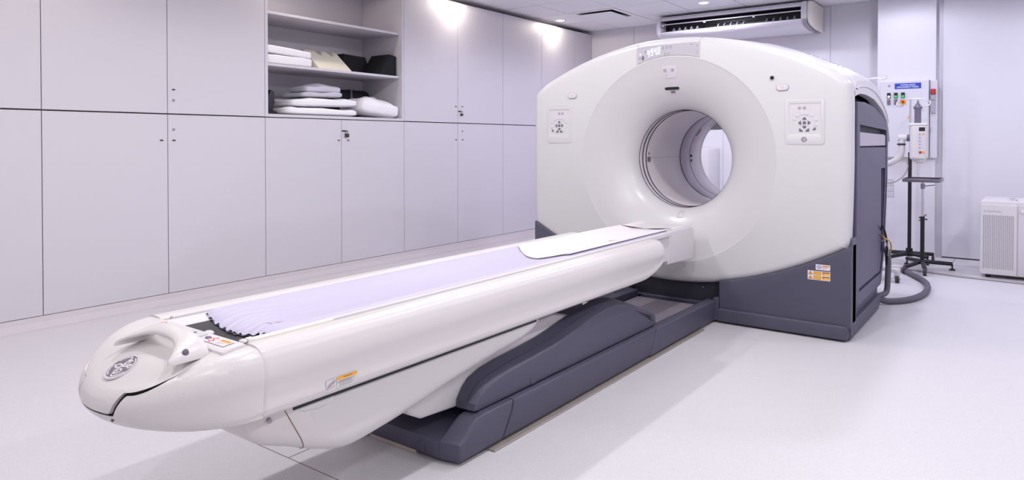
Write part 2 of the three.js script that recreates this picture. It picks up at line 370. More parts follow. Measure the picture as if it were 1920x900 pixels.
single('foam_wedge', prismX([[-4.53, 0], [-4.94, 0], [-4.84, 0.2], [-4.56, 0.21]].map(([z, y]) => [z, y + S2]), -5.66, -5.46, 0.015), mats.blackFabric, 'black foam wedge with a flat top beside the cream foam block', 'foam block');
single('foam_wedge', prismX([[-4.76, 0], [-4.985, 0], [-4.985, 0.2], [-4.9, 0.215], [-4.82, 0.1]].map(([z, y]) => [z, y + S2]), -5.45, -5.16, 0.015), mats.blackFabric, 'black peaked foam wedge at the right end of the middle shelf', 'foam block');
{
  const t = thing('head_holder', 'small black plastic holder standing at the left end of the bottom shelf', 'holder', [-5.3, S1, -3.58]);
  part('base', slab(-5.38, -5.22, S1, S1 + 0.03, -3.625, -3.49, 0.008), mats.black, t);
  part('upright', prismX([[-3.5, S1 + 0.02], [-3.6, S1 + 0.02], [-3.622, S1 + 0.1], [-3.624, S1 + 0.2], [-3.585, S1 + 0.215], [-3.56, S1 + 0.16], [-3.52, S1 + 0.13]], -5.36, -5.25, 0.01), mats.black, t);
}
single('pillow', softBox(0.36, 0.066, 0.8, { ripple: 0.006, ph: 0.3, freq: 16 }).translate(-5.29, S1 + 0.036, -4.05), mats.cotton, 'flat white pillow lowest on the bottom shelf', 'pillow');
single('pillow', softBox(0.34, 0.072, 0.74, { ripple: 0.008, ph: 2.1, freq: 14 }).rotateX(0.03).translate(-5.29, S1 + 0.119, -4.08), mats.cotton, 'white pillow lying tilted in the middle of the bottom shelf pile', 'pillow');
{
  const t = thing('folded_blanket', 'grey-white folded blanket on top of the bottom shelf pile', 'linen', [-5.3, S1 + 0.16, -4.07]);
  part('layer', softBox(0.32, 0.05, 0.46, { ripple: 0.006, ph: 4, freq: 12 }).rotateX(0.03).translate(-5.3, S1 + 0.193, -4.06), mats.cottonGrey, t);
  part('layer', softBox(0.3, 0.06, 0.4, { ripple: 0.01, ph: 1, freq: 14, sag: 0.02 }).rotateX(0.03).translate(-5.3, S1 + 0.24, -4.08), mats.cottonGrey, t);
}
single('pillow', softBox(0.36, 0.15, 0.5, { pw: 0.6, ripple: 0.016, ph: 1.2, freq: 24, sag: 0.03 }).rotateX(-0.1).translate(-5.29, S1 + 0.088, -4.73), mats.cotton, 'creased white pillow at the right end of the bottom shelf', 'pillow');
{
  const t = thing('rolled_cushion', 'black rolled cushion with a grey strap standing behind the linen', 'cushion', [-5.59, S1, -4.7]);
  part('roll', softBox(0.15, 0.29, 0.5, { pw: 0.4, ripple: 0.004, freq: 15, ph: 2 }).translate(-5.59, S1 + 0.147, -4.71), mats.blackFabric, t);
  part('strap', slab(-5.668, -5.512, S1 + 0.01, S1 + 0.297, -4.71, -4.69, 0.004), mats.keyDark, t);
}

// ---------------------------------------------------------------- emblem drawing: round badge with a flowing monogram
function drawBadge(c, w, bg, fg) {
  const R = w / 2; c.clearRect(0, 0, w, w);
  c.fillStyle = fg; c.beginPath(); c.arc(R, R, R * 0.99, 0, 7); c.fill();
  c.fillStyle = bg; c.beginPath(); c.arc(R, R, R * 0.9, 0, 7); c.fill();
  c.strokeStyle = fg; c.lineCap = 'round';
  for (let k = 0; k < 4; k++) { // four curls along the rim
    c.save(); c.translate(R, R); c.rotate(k * Math.PI / 2 + 0.35);
    c.lineWidth = R * 0.085; c.beginPath(); c.arc(0, 0, R * 0.8, 0, 0.95); c.stroke();
    c.beginPath(); c.arc(R * 0.66 * Math.cos(0.95), R * 0.66 * Math.sin(0.95), R * 0.13, 0.9, 3.6); c.stroke(); c.restore();
  }
  c.lineWidth = R * 0.1;                                 // the monogram, written as loops
  const P = (...v) => v.map((k) => k * R);
  c.beginPath(); c.moveTo(...P(1.28, 0.46)); c.bezierCurveTo(...P(1.02, 0.3, 0.84, 0.62, 0.98, 0.78)); c.bezierCurveTo(...P(1.1, 0.9, 1.3, 0.72, 1.18, 0.56)); c.bezierCurveTo(...P(1.06, 0.44, 0.8, 0.66, 1.0, 1.0)); c.stroke();
  c.beginPath(); c.moveTo(...P(1.0, 1.0)); c.bezierCurveTo(...P(0.8, 0.84, 0.44, 0.86, 0.46, 1.08)); c.bezierCurveTo(...P(0.48, 1.28, 0.82, 1.18, 1.0, 1.0)); c.bezierCurveTo(...P(1.1, 0.92, 1.46, 0.98, 1.6, 0.72)); c.bezierCurveTo(...P(1.56, 0.6, 1.36, 0.78, 1.3, 0.9)); c.stroke();
  c.beginPath(); c.moveTo(...P(1.0, 1.0)); c.bezierCurveTo(...P(0.82, 1.16, 0.82, 1.52, 1.08, 1.56)); c.bezierCurveTo(...P(1.4, 1.58, 1.5, 1.22, 1.24, 1.16)); c.bezierCurveTo(...P(1.04, 1.14, 0.98, 1.4, 1.14, 1.4)); c.stroke();
}
const badgeTex = canvasTex(256, 256, (c, w) => drawBadge(c, w, '#77707c', '#dcd8da'));
const badgeSmall = canvasTex(128, 128, (c, w) => drawBadge(c, w, '#6f6874', '#d0cad2'));
const disc = (r) => new THREE.CircleGeometry(r, 40);

// ---------------------------------------------------------------- scanner gantry
const GX = -2.0, OX = -2.015, BY = 1.085, BR = 0.352;
const gantry = thing('scanner_gantry', 'large white ring-shaped medical scanner with a dark grey base', 'scanner', [GX, 0, -5.25]);
const topArc = (dx) => 1.934 - 0.247 * dx * dx;
const lowArc = (dx) => 0.232 + dx * dx / 4.0;
{
  // outline of the front cover, counter-clockwise, starting at the lower centre
  const half = [];
  for (let i = 0; i <= 26; i++) { const d = 1.143 * i / 26; half.push([d, lowArc(d)]); }
  half.push([1.152, 0.60], [1.157, 0.75], [1.161, 0.95], [1.163, 1.1], [1.162, 1.25], [1.162, 1.4], [1.161, 1.48], [1.159, 1.535], [1.153, 1.568], [1.138, 1.594], [1.11, 1.618]);
  for (let i = 0; i <= 26; i++) { const d = 1.045 * (1 - i / 26); half.push([d, topArc(d)]); }
  const loop = [...half, ...half.slice(1, -1).reverse().map(([a, b]) => [-a, b])].map(([a, b]) => new THREE.Vector2(OX + a * 0.9975, b));
  const N = 420, total = [0];
  for (let i = 0; i < loop.length; i++) total.push(total[i] + loop[i].distanceTo(loop[(i + 1) % loop.length]));
  const at = (s) => { s = ((s % 1) + 1) % 1 * total[loop.length]; let i = 0; while (total[i + 1] < s) i++; return loop[i].clone().lerp(loop[(i + 1) % loop.length], (s - total[i]) / (total[i + 1] - total[i])); };
  const O = Array.from({ length: N }, (_, k) => at(k / N));
  const nrm = O.map((_, k) => { const t = O[(k + 2) % N].clone().sub(O[(k + N - 2) % N]).normalize(); return new THREE.Vector2(t.y, -t.x); });
  const ang = O.map((p) => Math.atan2(p.y - BY, p.x - GX));
  const ringAt = (r, z) => ang.map((a) => V(GX + r * Math.cos(a), BY + r * Math.sin(a), z));
  const inset = (d, z) => O.map((p, k) => V(p.x - nrm[k].x * d, p.y - nrm[k].y * d, z));
  // flat face and rounded rim
  const rim0 = ringAt(0.712, -4.55), in0 = inset(0.052, -4.552);
  const rows = [rim0];
  for (const t of [0.25, 0.5, 0.75]) rows.push(rim0.map((p, k) => p.clone().lerp(in0[k], t)));
  for (let i = 0; i <= 7; i++) { const t = i / 7 * Math.PI / 2; rows.push(inset(0.052 * (1 - Math.sin(t)), -4.552 - 0.055 * (1 - Math.cos(t)))); }
  rows.push(inset(0, -4.66), inset(0.012, -4.672), inset(0.06, -4.675));
  part('front_cover', grid(rows, 0.55, true), mats.white, gantry);
  // funnel towards the tunnel
  const prof = [[0.712, -4.55], [0.7, -4.5535], [0.66, -4.562], [0.6, -4.576], [0.53, -4.599], [0.47, -4.627], [0.42, -4.66], [0.39, -4.69], [0.37, -4.72], [0.358, -4.748], [0.353, -4.772]];
  part('bore_funnel', grid(spline2(prof, 40).map((q) => ringAt(q.x, q.y)), 0.9, true), mats.bowl, gantry);
}
{ // tunnel: liner segments with dark joints
  const seg = (name, za, zb, r, m, label) => part(name, grid([[r + 0.006, za], [r + 0.001, za], [r, za - 0.002], [r, zb + 0.002], [r + 0.001, zb], [r + 0.006, zb]].map(([q, z]) => Array.from({ length: 96 }, (_, k) => V(GX + 0.0 + q * Math.cos(k / 96 * 2 * Math.PI), BY + q * Math.sin(k / 96 * 2 * Math.PI), z))), 0.6, true), m, gantry, label ? { label } : {});
  part('tunnel_sleeve', new THREE.CylinderGeometry(BR + 0.012, BR + 0.012, 1.21, 72, 1, true).rotateX(Math.PI / 2).translate(GX, BY, -5.365), mats.darkDeep, gantry);
  seg('tunnel_liner', -4.778, -4.826, BR + 0.001, mats.bore); seg('tunnel_liner', -4.836, -4.88, BR, mats.bore);
  seg('tunnel_liner', -4.892, -5.522, BR - 0.001, mats.bore); seg('tunnel_liner', -5.534, -5.725, BR - 0.003, mats.boreRing, 'lavender grey inner ring'); seg('tunnel_liner', -5.737, -5.96, BR - 0.001, mats.bore);
  part('laser_window', [slab(GX - BR - 0.002, GX - BR + 0.007, BY - 0.032, BY + 0.008, -4.955, -4.905, 0.003), slab(GX - BR - 0.002, GX - BR + 0.004, BY + 0.022, BY + 0.042, -4.94, -4.92), slab(GX - BR - 0.002, GX - BR + 0.004, BY - 0.066, BY - 0.048, -4.94, -4.92)], mats.keyDark, gantry);
  part('laser_window', [slab(GX - BR - 0.002, GX - BR + 0.008, BY - 0.012, BY + 0.012, -5.775, -5.75), slab(GX - BR - 0.002, GX - BR + 0.008, BY - 0.052, BY - 0.03, -5.775, -5.75)], mats.darkDeep, gantry);
  for (const [z, w] of [[-4.775, 0.0035], [-4.831, 0.0045], [-4.886, 0.0045], [-5.528, 0.0045], [-5.731, 0.0045]]) part('joint_ring', new THREE.TorusGeometry(BR + 0.0012, w, 8, 96).translate(GX, BY, z), mats.gap, gantry);
  part('tunnel_seam', slab(GX - BR - 0.003, GX - BR + 0.0016, BY - 0.0035, BY - 0.001, -5.52, -4.9), mats.keyGrey, gantry);
  part('tunnel_mark', slab(-0.0015, 0.003, -0.035, 0.035, -0.008, 0.008).translate(-BR + 0.004, 0, 0).rotateZ(-0.62).translate(GX, BY, -5.77), mats.keyDark, gantry);
}
{ // body behind the front cover: white arched shell, lower side arch
  const zs = [-4.685, -4.692, -4.74, -4.85, -5.0, -5.15, -5.25, -5.35, -5.46, -5.57, -5.68, -5.8, -5.88, -5.95, -6.0, -6.02];
  const sh = new THREE.SplineCurve([[4.685, 1.55], [4.72, 1.585], [4.79, 1.603], [5.0, 1.622], [5.15, 1.628], [5.35, 1.616], [5.57, 1.572], [5.8, 1.487], [5.95, 1.372], [6.02, 1.23]].map(([a, b]) => new THREE.Vector2(a, b))).getPoints(200);
  const shoulder = (z) => { for (let i = 0; i + 1 < sh.length; i++) if (sh[i + 1].x >= -z) return lerp(sh[i].y, sh[i + 1].y, clamp((-z - sh[i].x) / (sh[i + 1].x - sh[i].x || 1), 0, 1)); return sh[200].y; };
  const under = (z) => { const k = [[4.685, 1.485], [4.8, 1.51], [5.06, 1.517], [5.36, 1.497], [5.69, 1.435], [5.9, 1.36], [6.02, 1.21]]; for (let i = 0; i + 1 < k.length; i++) if (-z <= k[i + 1][0]) return lerp(k[i][1], k[i + 1][1], (-z - k[i][0]) / (k[i + 1][0] - k[i][0])); return k[6][1]; };
  const secs = zs.map((z) => {
    const ys = shoulder(z), K = (ys - 1.1) / 0.528, pts = [];
    const hw = 1.14, halfP = [[hw - 0.05, under(z)], [hw, under(z)], [hw, lerp(under(z), ys - 0.03, 0.5)], [hw, ys - 0.035], [hw - 0.006, ys - 0.014], [hw - 0.022, ys + 0.002]];
    for (let i = 0; i <= 30; i++) { const d = (hw - 0.05) * (1 - i / 30); halfP.push([d, 1.1 + (1.975 - 0.27 * d * d - 1.1) * K]); }
    for (const [d, y] of halfP) pts.push(V(GX + d, y, z));
    for (const [d, y] of halfP.slice(0, -1).reverse()) pts.push(V(GX - d, y, z));
    return pts;
  });
  part('top_cover', grid(secs, 0.5), mats.white, gantry);
  // groove line of the arch on the right flank
  const arcIn = [];
  for (let i = 0; i <= 24; i++) { const z = lerp(-4.72, -5.93, i / 24); arcIn.push([GX + 1.141, lerp(under(z), shoulder(z), 0.5) - 0.004, z]); }
  part('arch_groove', tube(arcIn, 0.006, 60, 6), mats.wallTrim, gantry);
  // cooling slats across the top
  for (let k = 0; k < 10; k++) {
    const d = 0.5 + k * 0.052, y = 1.1 + (1.975 - 0.27 * d * d - 1.1) * (shoulder(-5.2) - 1.1) / 0.528, sl = Math.atan(0.54 * d);
    for (const e of [0, 0.022]) part('cooling_slit', slab(-0.0035, 0.0035, -0.006, 0.001, -0.11, 0.11, 0.001).rotateZ(-sl).translate(GX + d + e, y - e * 0.54 * d + 0.001, -5.15), mats.boreRing, gantry);
  }
  part('back_cover', prismZ([[GX - 1.12, 0.3], [GX + 1.12, 0.3], [GX + 1.12, 1.2], [GX + 0.8, 1.5], [GX, 1.62], [GX - 0.8, 1.5], [GX - 1.12, 1.2]], -6.02, -5.955, 0.02, [circlePts(GX, BY, BR, 64)]), mats.white, gantry);
  part('inner_shell', prismZ([[GX - 1.1, 0.3], [GX + 1.085, 0.3], [GX + 1.085, 1.47], [GX + 0.9, 1.6], [GX, 1.8], [GX - 0.9, 1.6], [GX - 1.1, 1.47]], -5.96, -4.79, 0, [circlePts(GX, BY, BR + 0.014, 64)]), mats.darkSide, gantry);
  for (const s of [1, -1]) {
    const X = (a, b) => s > 0 ? [GX + a, GX + b] : [GX - b, GX - a];
    // side wall in the dark colour: frame, slot, name strip, lower panel with a finger slot
    const fr = [[-4.8, 0.16], [-5.7, 0.16], [-5.86, 0.4], [-5.97, 0.9], [-5.98, 1.21], [-5.93, 1.31], [-5.72, 1.395], [-5.4, 1.45], [-5.06, 1.468], [-4.8, 1.46]];
    part('side_frame', prismX(fr, ...X(1.085, 1.135), 0.008, [[[-4.87, 0.24], [-5.68, 0.24], [-5.82, 0.42], [-5.925, 0.9], [-5.9, 1.302], [-4.87, 1.325]]]), mats.darkSide, gantry);
    part('side_strip', prismX([[-4.9, 1.178], [-5.89, 1.178], [-5.888, 1.258], [-4.9, 1.27]], ...X(1.08, 1.13), 0.006), mats.sideLabel, gantry, { label: 'pale strip with the scanner name' });
    const lp = part('side_panel', prismX([[-4.9, 0.26], [-5.665, 0.26], [-5.8, 0.42], [-5.92, 0.9], [-5.912, 1.168], [-4.9, 1.17]], ...X(1.08, 1.132), 0.008, [[[-5.69, 0.38], [-5.775, 0.41], [-5.87, 0.9], [-5.875, 1.02], [-5.69, 1.02]]]), mats.darkSide, gantry);
    if (s > 0) part('side_lettering', decal([GX + 1.1305, 1.226, -5.38], [0, 0, -1], [0, 1, 0], 0.8, 0.07), print(canvasTex(512, 44, (c, w, h) => { c.fillStyle = '#bab3bf'; c.fillRect(0, 0, w, h); c.fillStyle = '#afa8b4'; c.font = '30px sans-serif'; c.textBaseline = 'middle'; [...'DISCOVERY'].forEach((ch, i) => c.fillText(ch, 20 + i * 54, h / 2)); })), lp, { keepUV: true });
    part('slot_lip', slab(...X(1.08, 1.1), 1.24, 1.32, -5.89, -4.86), mats.darkDeep, gantry);
  }
}
{ // dark base: front skirts left and right of the table dock, sides, toe rails
  for (const s of [1, -1]) {
    const pts = [[0.345, 0.085], [1.15, 0.085], [1.15, lowArc(1.146) + 0.018]];
    for (let i = 0; i <= 24; i++) { const d = lerp(1.14, 0.345, i / 24); pts.push([d, lowArc(d) + 0.018]); }
    const q = pts.map(([d, y]) => [GX + s * d, y]); if (s < 0) q.reverse();
    part('base_front', prismZ(q, -4.7, -4.545, 0.006), mats.dark, gantry);
    part('toe_rail', prismY([[GX + s * 0.345, -4.7], [GX + s * 0.345, -4.527], [GX + s * 1.12, -4.527], [GX + s * 1.135, -4.545], [GX + s * 1.135, -4.7]], 0.012, 0.098, 0.01), mats.dark, gantry);
    const X = (a, b) => s > 0 ? [GX + a, GX + b] : [GX - b, GX - a];
    part('base_side', prismX([[-4.6, 0.015], [-5.55, 0.015], [-5.64, 0.06], [-5.68, 0.17], [-5.8, 0.4], [-5.78, 0.5], [-4.6, 0.5]], ...X(0.9, 1.118), 0.008), mats.dark, gantry);
    part('corner_post', slab(...X(1.105, 1.15), 0.1, 0.62, -4.712, -4.6, 0.006), mats.darkSide, gantry);
    part('side_sill', prismX([[-4.585, 0.012], [-5.55, 0.012], [-5.63, 0.06], [-5.63, 0.105], [-4.585, 0.1]], ...X(1.1, 1.146), 0.008), mats.dark, gantry);
  }
  part('base_back', slab(GX - 1.1, GX + 1.1, 0.015, 0.3, -5.6, -5.5, 0.01), mats.dark, gantry);
  part('dock_recess', slab(GX - 0.345, GX + 0.345, 0.02, 0.3, -4.72, -4.64), mats.darkDeep, gantry);
  part('dock_sill', slab(GX - 0.3, GX + 0.3, 0.088, 0.112, -4.66, -4.6, 0.008), mats.dark, gantry);
  part('dock_screw', rod([-1.798, 0.206, -4.645], [-1.798, 0.206, -4.632], 0.009, 0.007), mats.steel, gantry);
  // laser warning stickers
  const stickA = canvasTex(256, 128, (c, w, h) => {
    c.fillStyle = '#e4dce6'; c.fillRect(0, 0, w, h); c.strokeStyle = '#4a3f8c'; c.lineWidth = 9; c.beginPath(); c.arc(58, 62, 36, 0, 7); c.stroke();
    c.beginPath(); c.moveTo(36, 40); c.lineTo(80, 62); c.lineTo(44, 82); c.stroke(); c.fillStyle = '#f08a1e'; c.fillRect(108, 20, 136, 26);
    c.fillStyle = '#3c2a20'; c.font = 'bold 18px sans-serif'; c.fillText('CAUTION', 132, 40); c.fillStyle = '#8a8292'; for (let k = 0; k < 4; k++) c.fillRect(112, 56 + k * 14, 110 - k * 12, 5);
  });
  const stickB = canvasTex(320, 150, (c, w, h) => {
    c.fillStyle = '#ead8dc'; c.fillRect(0, 0, w, h);
    for (const y of [6, 78]) {
      c.fillStyle = '#f3b43c'; c.strokeStyle = '#2c2020'; c.lineWidth = 5; c.beginPath(); c.moveTo(40, y + 4); c.lineTo(70, y + 58); c.lineTo(10, y + 58); c.closePath(); c.fill(); c.stroke();
      c.fillStyle = '#2c2020'; c.beginPath(); c.arc(40, y + 42, 7, 0, 7); c.fill();
      c.fillStyle = '#f3b43c'; c.fillRect(86, y + 6, 104, 54); c.lineWidth = 4; c.strokeRect(86, y + 6, 104, 54); c.fillStyle = '#c98f2c'; for (let k = 0; k < 4; k++) c.fillRect(94, y + 15 + k * 11, 88, 4);
      c.fillStyle = '#f3b43c'; c.fillRect(206, y + 6, 106, 54); c.fillStyle = '#5a2c20'; c.fillRect(206, y + 6, 106, 14); c.fillStyle = '#7a4a20'; c.beginPath(); c.arc(226, y + 38, 8, 0, 7); c.fill();
    }
  });
  part('caution_sticker', decal([-1.007, 0.438, -4.5442], [1, 0, 0], [0, 1, 0], 0.083, 0.034), print(stickA), gantry, { keepUV: true, label: 'white sticker with an orange bar and a blue ring sign' });
  part('laser_sticker', decal([-1.03, 0.386, -4.5442], [1, 0, 0], [0, 1, 0], 0.13, 0.056), print(stickB), gantry, { keepUV: true, label: 'yellow laser warning sticker' });
}
{ // display above the bowl
  const bot = [], top = [];
  for (let i = 0; i <= 16; i++) { const d = lerp(-0.262, 0.205, i / 16); bot.push([GX + d, BY + Math.sqrt(0.722 ** 2 - d * d) - 0.0]); top.push([GX + d, topArc(d) - 0.026 - 0.02 * (1 - Math.abs(d) * 2)]); }
  const outline = [...bot, ...top.reverse()];
  const shrink = (pts, k) => { const cx = GX - 0.03, cy = 1.845; return pts.map(([a, b]) => [cx + (a - cx) * k, cy + (b - cy) * (k - 0.06)]); };
  part('display_bezel', prismZ(outline, -4.556, -4.5465, 0.002), mats.white, gantry);
  const tex = (lit) => canvasTex(1024, 256, (c, w, h) => {
    c.fillStyle = lit ? '#000' : '#b9b5bf'; c.fillRect(0, 0, w, h);
    const seg7 = (x, y, ch, s) => { const on = { 4: 'bcfg', 9: 'abcdfg', 0: 'abcdef' }[ch]; const L = { a: [0, 0, 1, 0], b: [1, 0, 1, 1], c: [1, 1, 1, 2], d: [0, 2, 1, 2], e: [0, 1, 0, 2], f: [0, 0, 0, 1], g: [0, 1, 1, 1] }; for (const k of on) { const [a, b, e, f] = L[k]; const sk = (v) => -0.12 * v * s; c.beginPath(); c.moveTo(x + a * s * 0.8 + sk(b), y + b * s); c.lineTo(x + e * s * 0.8 + sk(f), y + f * s); c.stroke(); } };
    c.lineCap = 'round'; c.strokeStyle = lit ? '#dfe6ff' : '#f4f4ff'; c.lineWidth = 13;
    const baseY = [100, 88, 80, 74]; [...'4940'].forEach((ch, i) => seg7(188 + i * 58, baseY[i], ch, 34));
    c.fillStyle = c.strokeStyle; c.beginPath(); c.arc(340, 146, 9, 0, 7); c.fill(); c.fillRect(46, 128, 22, 18);
    if (lit) return;
    c.strokeStyle = '#77727e'; c.fillStyle = '#77727e'; c.lineWidth = 5; c.lineCap = 'butt';
    c.fillRect(128, 112, 40, 5); c.fillRect(145, 92, 5, 44); c.fillRect(34, 176, 40, 6); c.fillRect(34, 192, 40, 4); c.fillStyle = '#5c5864'; c.fillRect(88, 158, 32, 46);
    for (const [x, y] of [[440, 86], [500, 80], [564, 78]]) { c.save(); c.translate(x, y); c.rotate(0.785); c.strokeRect(-13, -13, 26, 26); c.restore(); }
    c.strokeRect(460, 148, 26, 22); c.beginPath(); c.arc(530, 158, 15, 0, 7); c.stroke();
    c.lineWidth = 1.5; c.strokeStyle = '#b9b2b2'; for (const [x, y, ww, hh] of [[130, 156, 240, 50], [606, 50, 120, 70], [726, 50, 140, 70], [606, 124, 110, 60], [728, 124, 110, 60], [852, 130, 110, 60]]) { c.strokeRect(x, y, ww, hh); for (let k = 1; k < 6; k++) { c.beginPath(); c.moveTo(x + ww * k / 6, y); c.lineTo(x + ww * k / 6, y + hh); c.stroke(); } }
    c.fillStyle = '#6b6672'; c.font = '22px sans-serif'; c.fillText('scan', 868, 76); c.fillText('PET', 968, 100); c.beginPath(); c.lineWidth = 3; c.strokeStyle = '#8b8692'; c.arc(980, 156, 14, 0, 7); c.stroke();
  });
  const sm = new THREE.MeshStandardMaterial({ map: tex(false), emissiveMap: tex(true), emissive: 0xbfc8ff, emissiveIntensity: 1.5, roughness: 0.35 });
  const g = new THREE.ShapeGeometry(toShape(shrink(outline, 0.985))), p = g.attributes.position, uv = [];
  for (let i = 0; i < p.count; i++) uv.push((p.getX(i) - GX + 0.262) / 0.467, (p.getY(i) - 1.755) / 0.16);
  g.setAttribute('uv', new THREE.Float32BufferAttribute(uv, 2)); g.translate(0, 0, -4.5458);
  part('display_screen', g, sm, gantry, { keepUV: true, label: 'grey display lit with the number 494.0' });
  // seams from the display up over the rim
  for (const d of [-0.262, 0.205]) part('cover_seam', tube([[GX + d, topArc(d) - 0.03, -4.551], [GX + d, topArc(d) - 0.012, -4.568], [GX + d, topArc(d) + 0.0003, -4.605], [GX + d, topArc(d) + 0.0003, -4.655]], 0.0015, 16, 5), mats.keyGrey, gantry);
}
{ // small fittings of the front cover
  const plateAt = (name, pts, z, t, m, label) => part(name, prismZ(pts, z - 0.004, z + t, 0.0018), m, gantry, label ? { label } : {});
  const ZF = -4.551;
  // intercom in the bowl
  const tilted = (g, a, x, y, z) => g.rotateX(a).translate(x, y, z);
  const icP = spline2([[-0.05, 0.038], [-0.03, 0.042], [0.04, 0.042], [0.058, 0.03], [0.059, -0.02], [0.046, -0.04], [-0.01, -0.042], [-0.032, -0.034], [-0.046, 0.0], [-0.056, 0.024], [-0.05, 0.038]], 48).slice(0, -1).map((p) => [p.x, p.y]);
  const ic = part('intercom', tilted(prismZ(icP, -0.01, 0.003, 0.002), 0.24, -2.032, 1.694, -4.576), mats.keyPale, gantry);
  for (const x of [-0.026, 0.03]) part('speaker', tilted(rod([x, 0.014, 0.001], [x, 0.014, 0.0042], 0.0125, 0.012, 20), 0.24, -2.032, 1.694, -4.576), mats.keyGrey, ic);
  part('microphone', tilted(rod([-0.018, -0.022, 0.001], [-0.018, -0.022, 0.0042], 0.003), 0.24, -2.032, 1.694, -4.576), mats.keyDark, ic);
  part('laser_window', tilted(prismZ(roundRect(-0.053, 0.053, -0.01, 0.01, 0.0095), -0.01, 0.003, 0.0015), 0.38, -2.022, 1.582, -4.6105), mats.black, gantry, { label: 'black laser slit above the tunnel' });
  part('warning_tag', tilted(prismZ([[-0.014, -0.007], [0.012, -0.007], [0.014, 0.007], [-0.016, 0.007]], -0.003, 0.0015), 0.4, -2.018, 1.557, -4.621), mats.keyDark, gantry);
  part('tunnel_label', tilted(prismZ(roundRect(-0.02, 0.02, -0.03, 0.03, 0.004), -0.002, 0.0012, 0.0005, [roundRect(-0.0175, 0.0175, -0.0275, 0.0275, 0.003)]), -0.72, -1.985, 0.694, -4.681), mats.keyPale, gantry);
  // tag outline below the tunnel
  // lens
  part('camera_lens', merge(rod([-1.317, 1.614, ZF - 0.005], [-1.317, 1.614, ZF + 0.006], 0.0165, 0.015, 28)), mats.chrome, gantry);
  part('lens_glass', ellipsoid(0.012, 0.012, 0.006, -1.317, 1.614, ZF + 0.005), M(0x16161c, 0.08), gantry);
  // two oblong stop plates
  const ringTex = canvasTex(128, 64, (c, w, h) => { c.fillStyle = '#d0ced0'; c.fillRect(0, 0, w, h); c.strokeStyle = '#e39aa6'; c.lineWidth = 4; c.beginPath(); c.arc(64, 32, 21, 0, 7); c.stroke(); c.fillStyle = '#e39aa6'; c.beginPath(); c.moveTo(50, 24); c.lineTo(78, 24); c.lineTo(64, 46); c.closePath(); c.fill(); });
  for (const [x, y] of [[-1.254, 1.55], [-2.806, 1.556]]) {
    const b = plateAt('stop_plate', roundRect(x - 0.041, x + 0.041, y - 0.023, y + 0.023, 0.0225), ZF, 0.002, mats.keyGrey);
    part('stop_button', prismZ(roundRect(x - 0.036, x + 0.036, y - 0.019, y + 0.019, 0.0185), ZF, ZF + 0.007, 0.0025), mats.white, b);
    part('stop_symbol', decal([x, y, ZF + 0.0073], [1, 0, 0], [0, 1, 0], 0.05, 0.026), print(ringTex), b, { keepUV: true });
  }
  // two control panels, mirror images
  for (const s of [1, -1]) {
    const cx = s > 0 ? -1.121 : -2.923, cy = s > 0 ? 1.333 : 1.34, w = s > 0 ? 0.121 : 0.112;
    const frame = part('control_panel', prismZ(roundRect(cx - w, cx + w, cy - 0.147, cy + 0.147, 0.022), ZF - 0.006, ZF + 0.0008, 0.0006, [roundRect(cx - w + 0.0035, cx + w - 0.0035, cy - 0.1435, cy + 0.1435, 0.019)]), mats.keyPale, gantry);
    part('panel_face', prismZ(roundRect(cx - w + 0.005, cx + w - 0.005, cy - 0.142, cy + 0.142, 0.018), ZF - 0.004, ZF + 0.0025, 0.0008, [roundRect(cx - 0.09, cx + 0.092, cy - 0.078, cy + 0.112, 0.004)]), mats.white, frame);
    part('key_field', slab(cx - 0.092, cx + 0.094, cy - 0.08, cy + 0.06, ZF - 0.004, ZF + 0.0012), mats.white, frame);
    part('key_field', slab(cx - 0.092, cx + 0.094, cy + 0.06, cy + 0.114, ZF - 0.004, ZF + 0.0005), mats.keyPale, frame);
    const ox = cx, oy = cy - 0.012;
    const key = (pts, m) => part('key', prismZ(pts, ZF, ZF + 0.0035, 0.001), m, frame);
    for (const [dx, dy] of [[-0.06, 0.028], [-0.042, 0.05], [-0.014, 0.06], [0.014, 0.06], [0.042, 0.05], [0.068, 0.022], [0.07, -0.006]]) key(circlePts(ox + s * dx, oy + dy, 0.0105), mats.keyPale);
    for (const dx of [-0.03, 0.0]) key(circlePts(ox + s * dx, oy + 0.098, 0.0095), mats.keyGrey);
    const tri = (x, y, a) => [[-0.013, -0.007], [0.013, -0.007], [0.009, 0.003], [0, 0.0105], [-0.009, 0.003]].map(([u, v]) => [x + u * Math.cos(a) - v * Math.sin(a), y + u * Math.sin(a) + v * Math.cos(a)]);
    key(circlePts(ox, oy + 0.004, 0.0105), mats.keyDark);
    for (const a of [0, 1, 2, 3]) { const t = a * Math.PI / 2; key(tri(ox - 0.026 * Math.sin(t), oy + 0.004 + 0.026 * Math.cos(t), t), mats.keyDark); }
    for (const [dx, f] of [[-0.02, 1], [0.018, -1]]) key([[ox + s * dx - 0.011 * f, oy - 0.05], [ox + s * dx - 0.011 * f, oy - 0.03], [ox + s * dx - 0.003 * f, oy - 0.032], [ox + s * dx + 0.012 * f, oy - 0.046], [ox + s * dx + 0.01 * f, oy - 0.051]], mats.keyDark);
    key([[ox + s * 0.046, oy - 0.042], [ox + s * 0.066, oy - 0.042], [ox + s * 0.066, oy - 0.026], [ox + s * 0.06, oy - 0.024]], mats.keyDark);
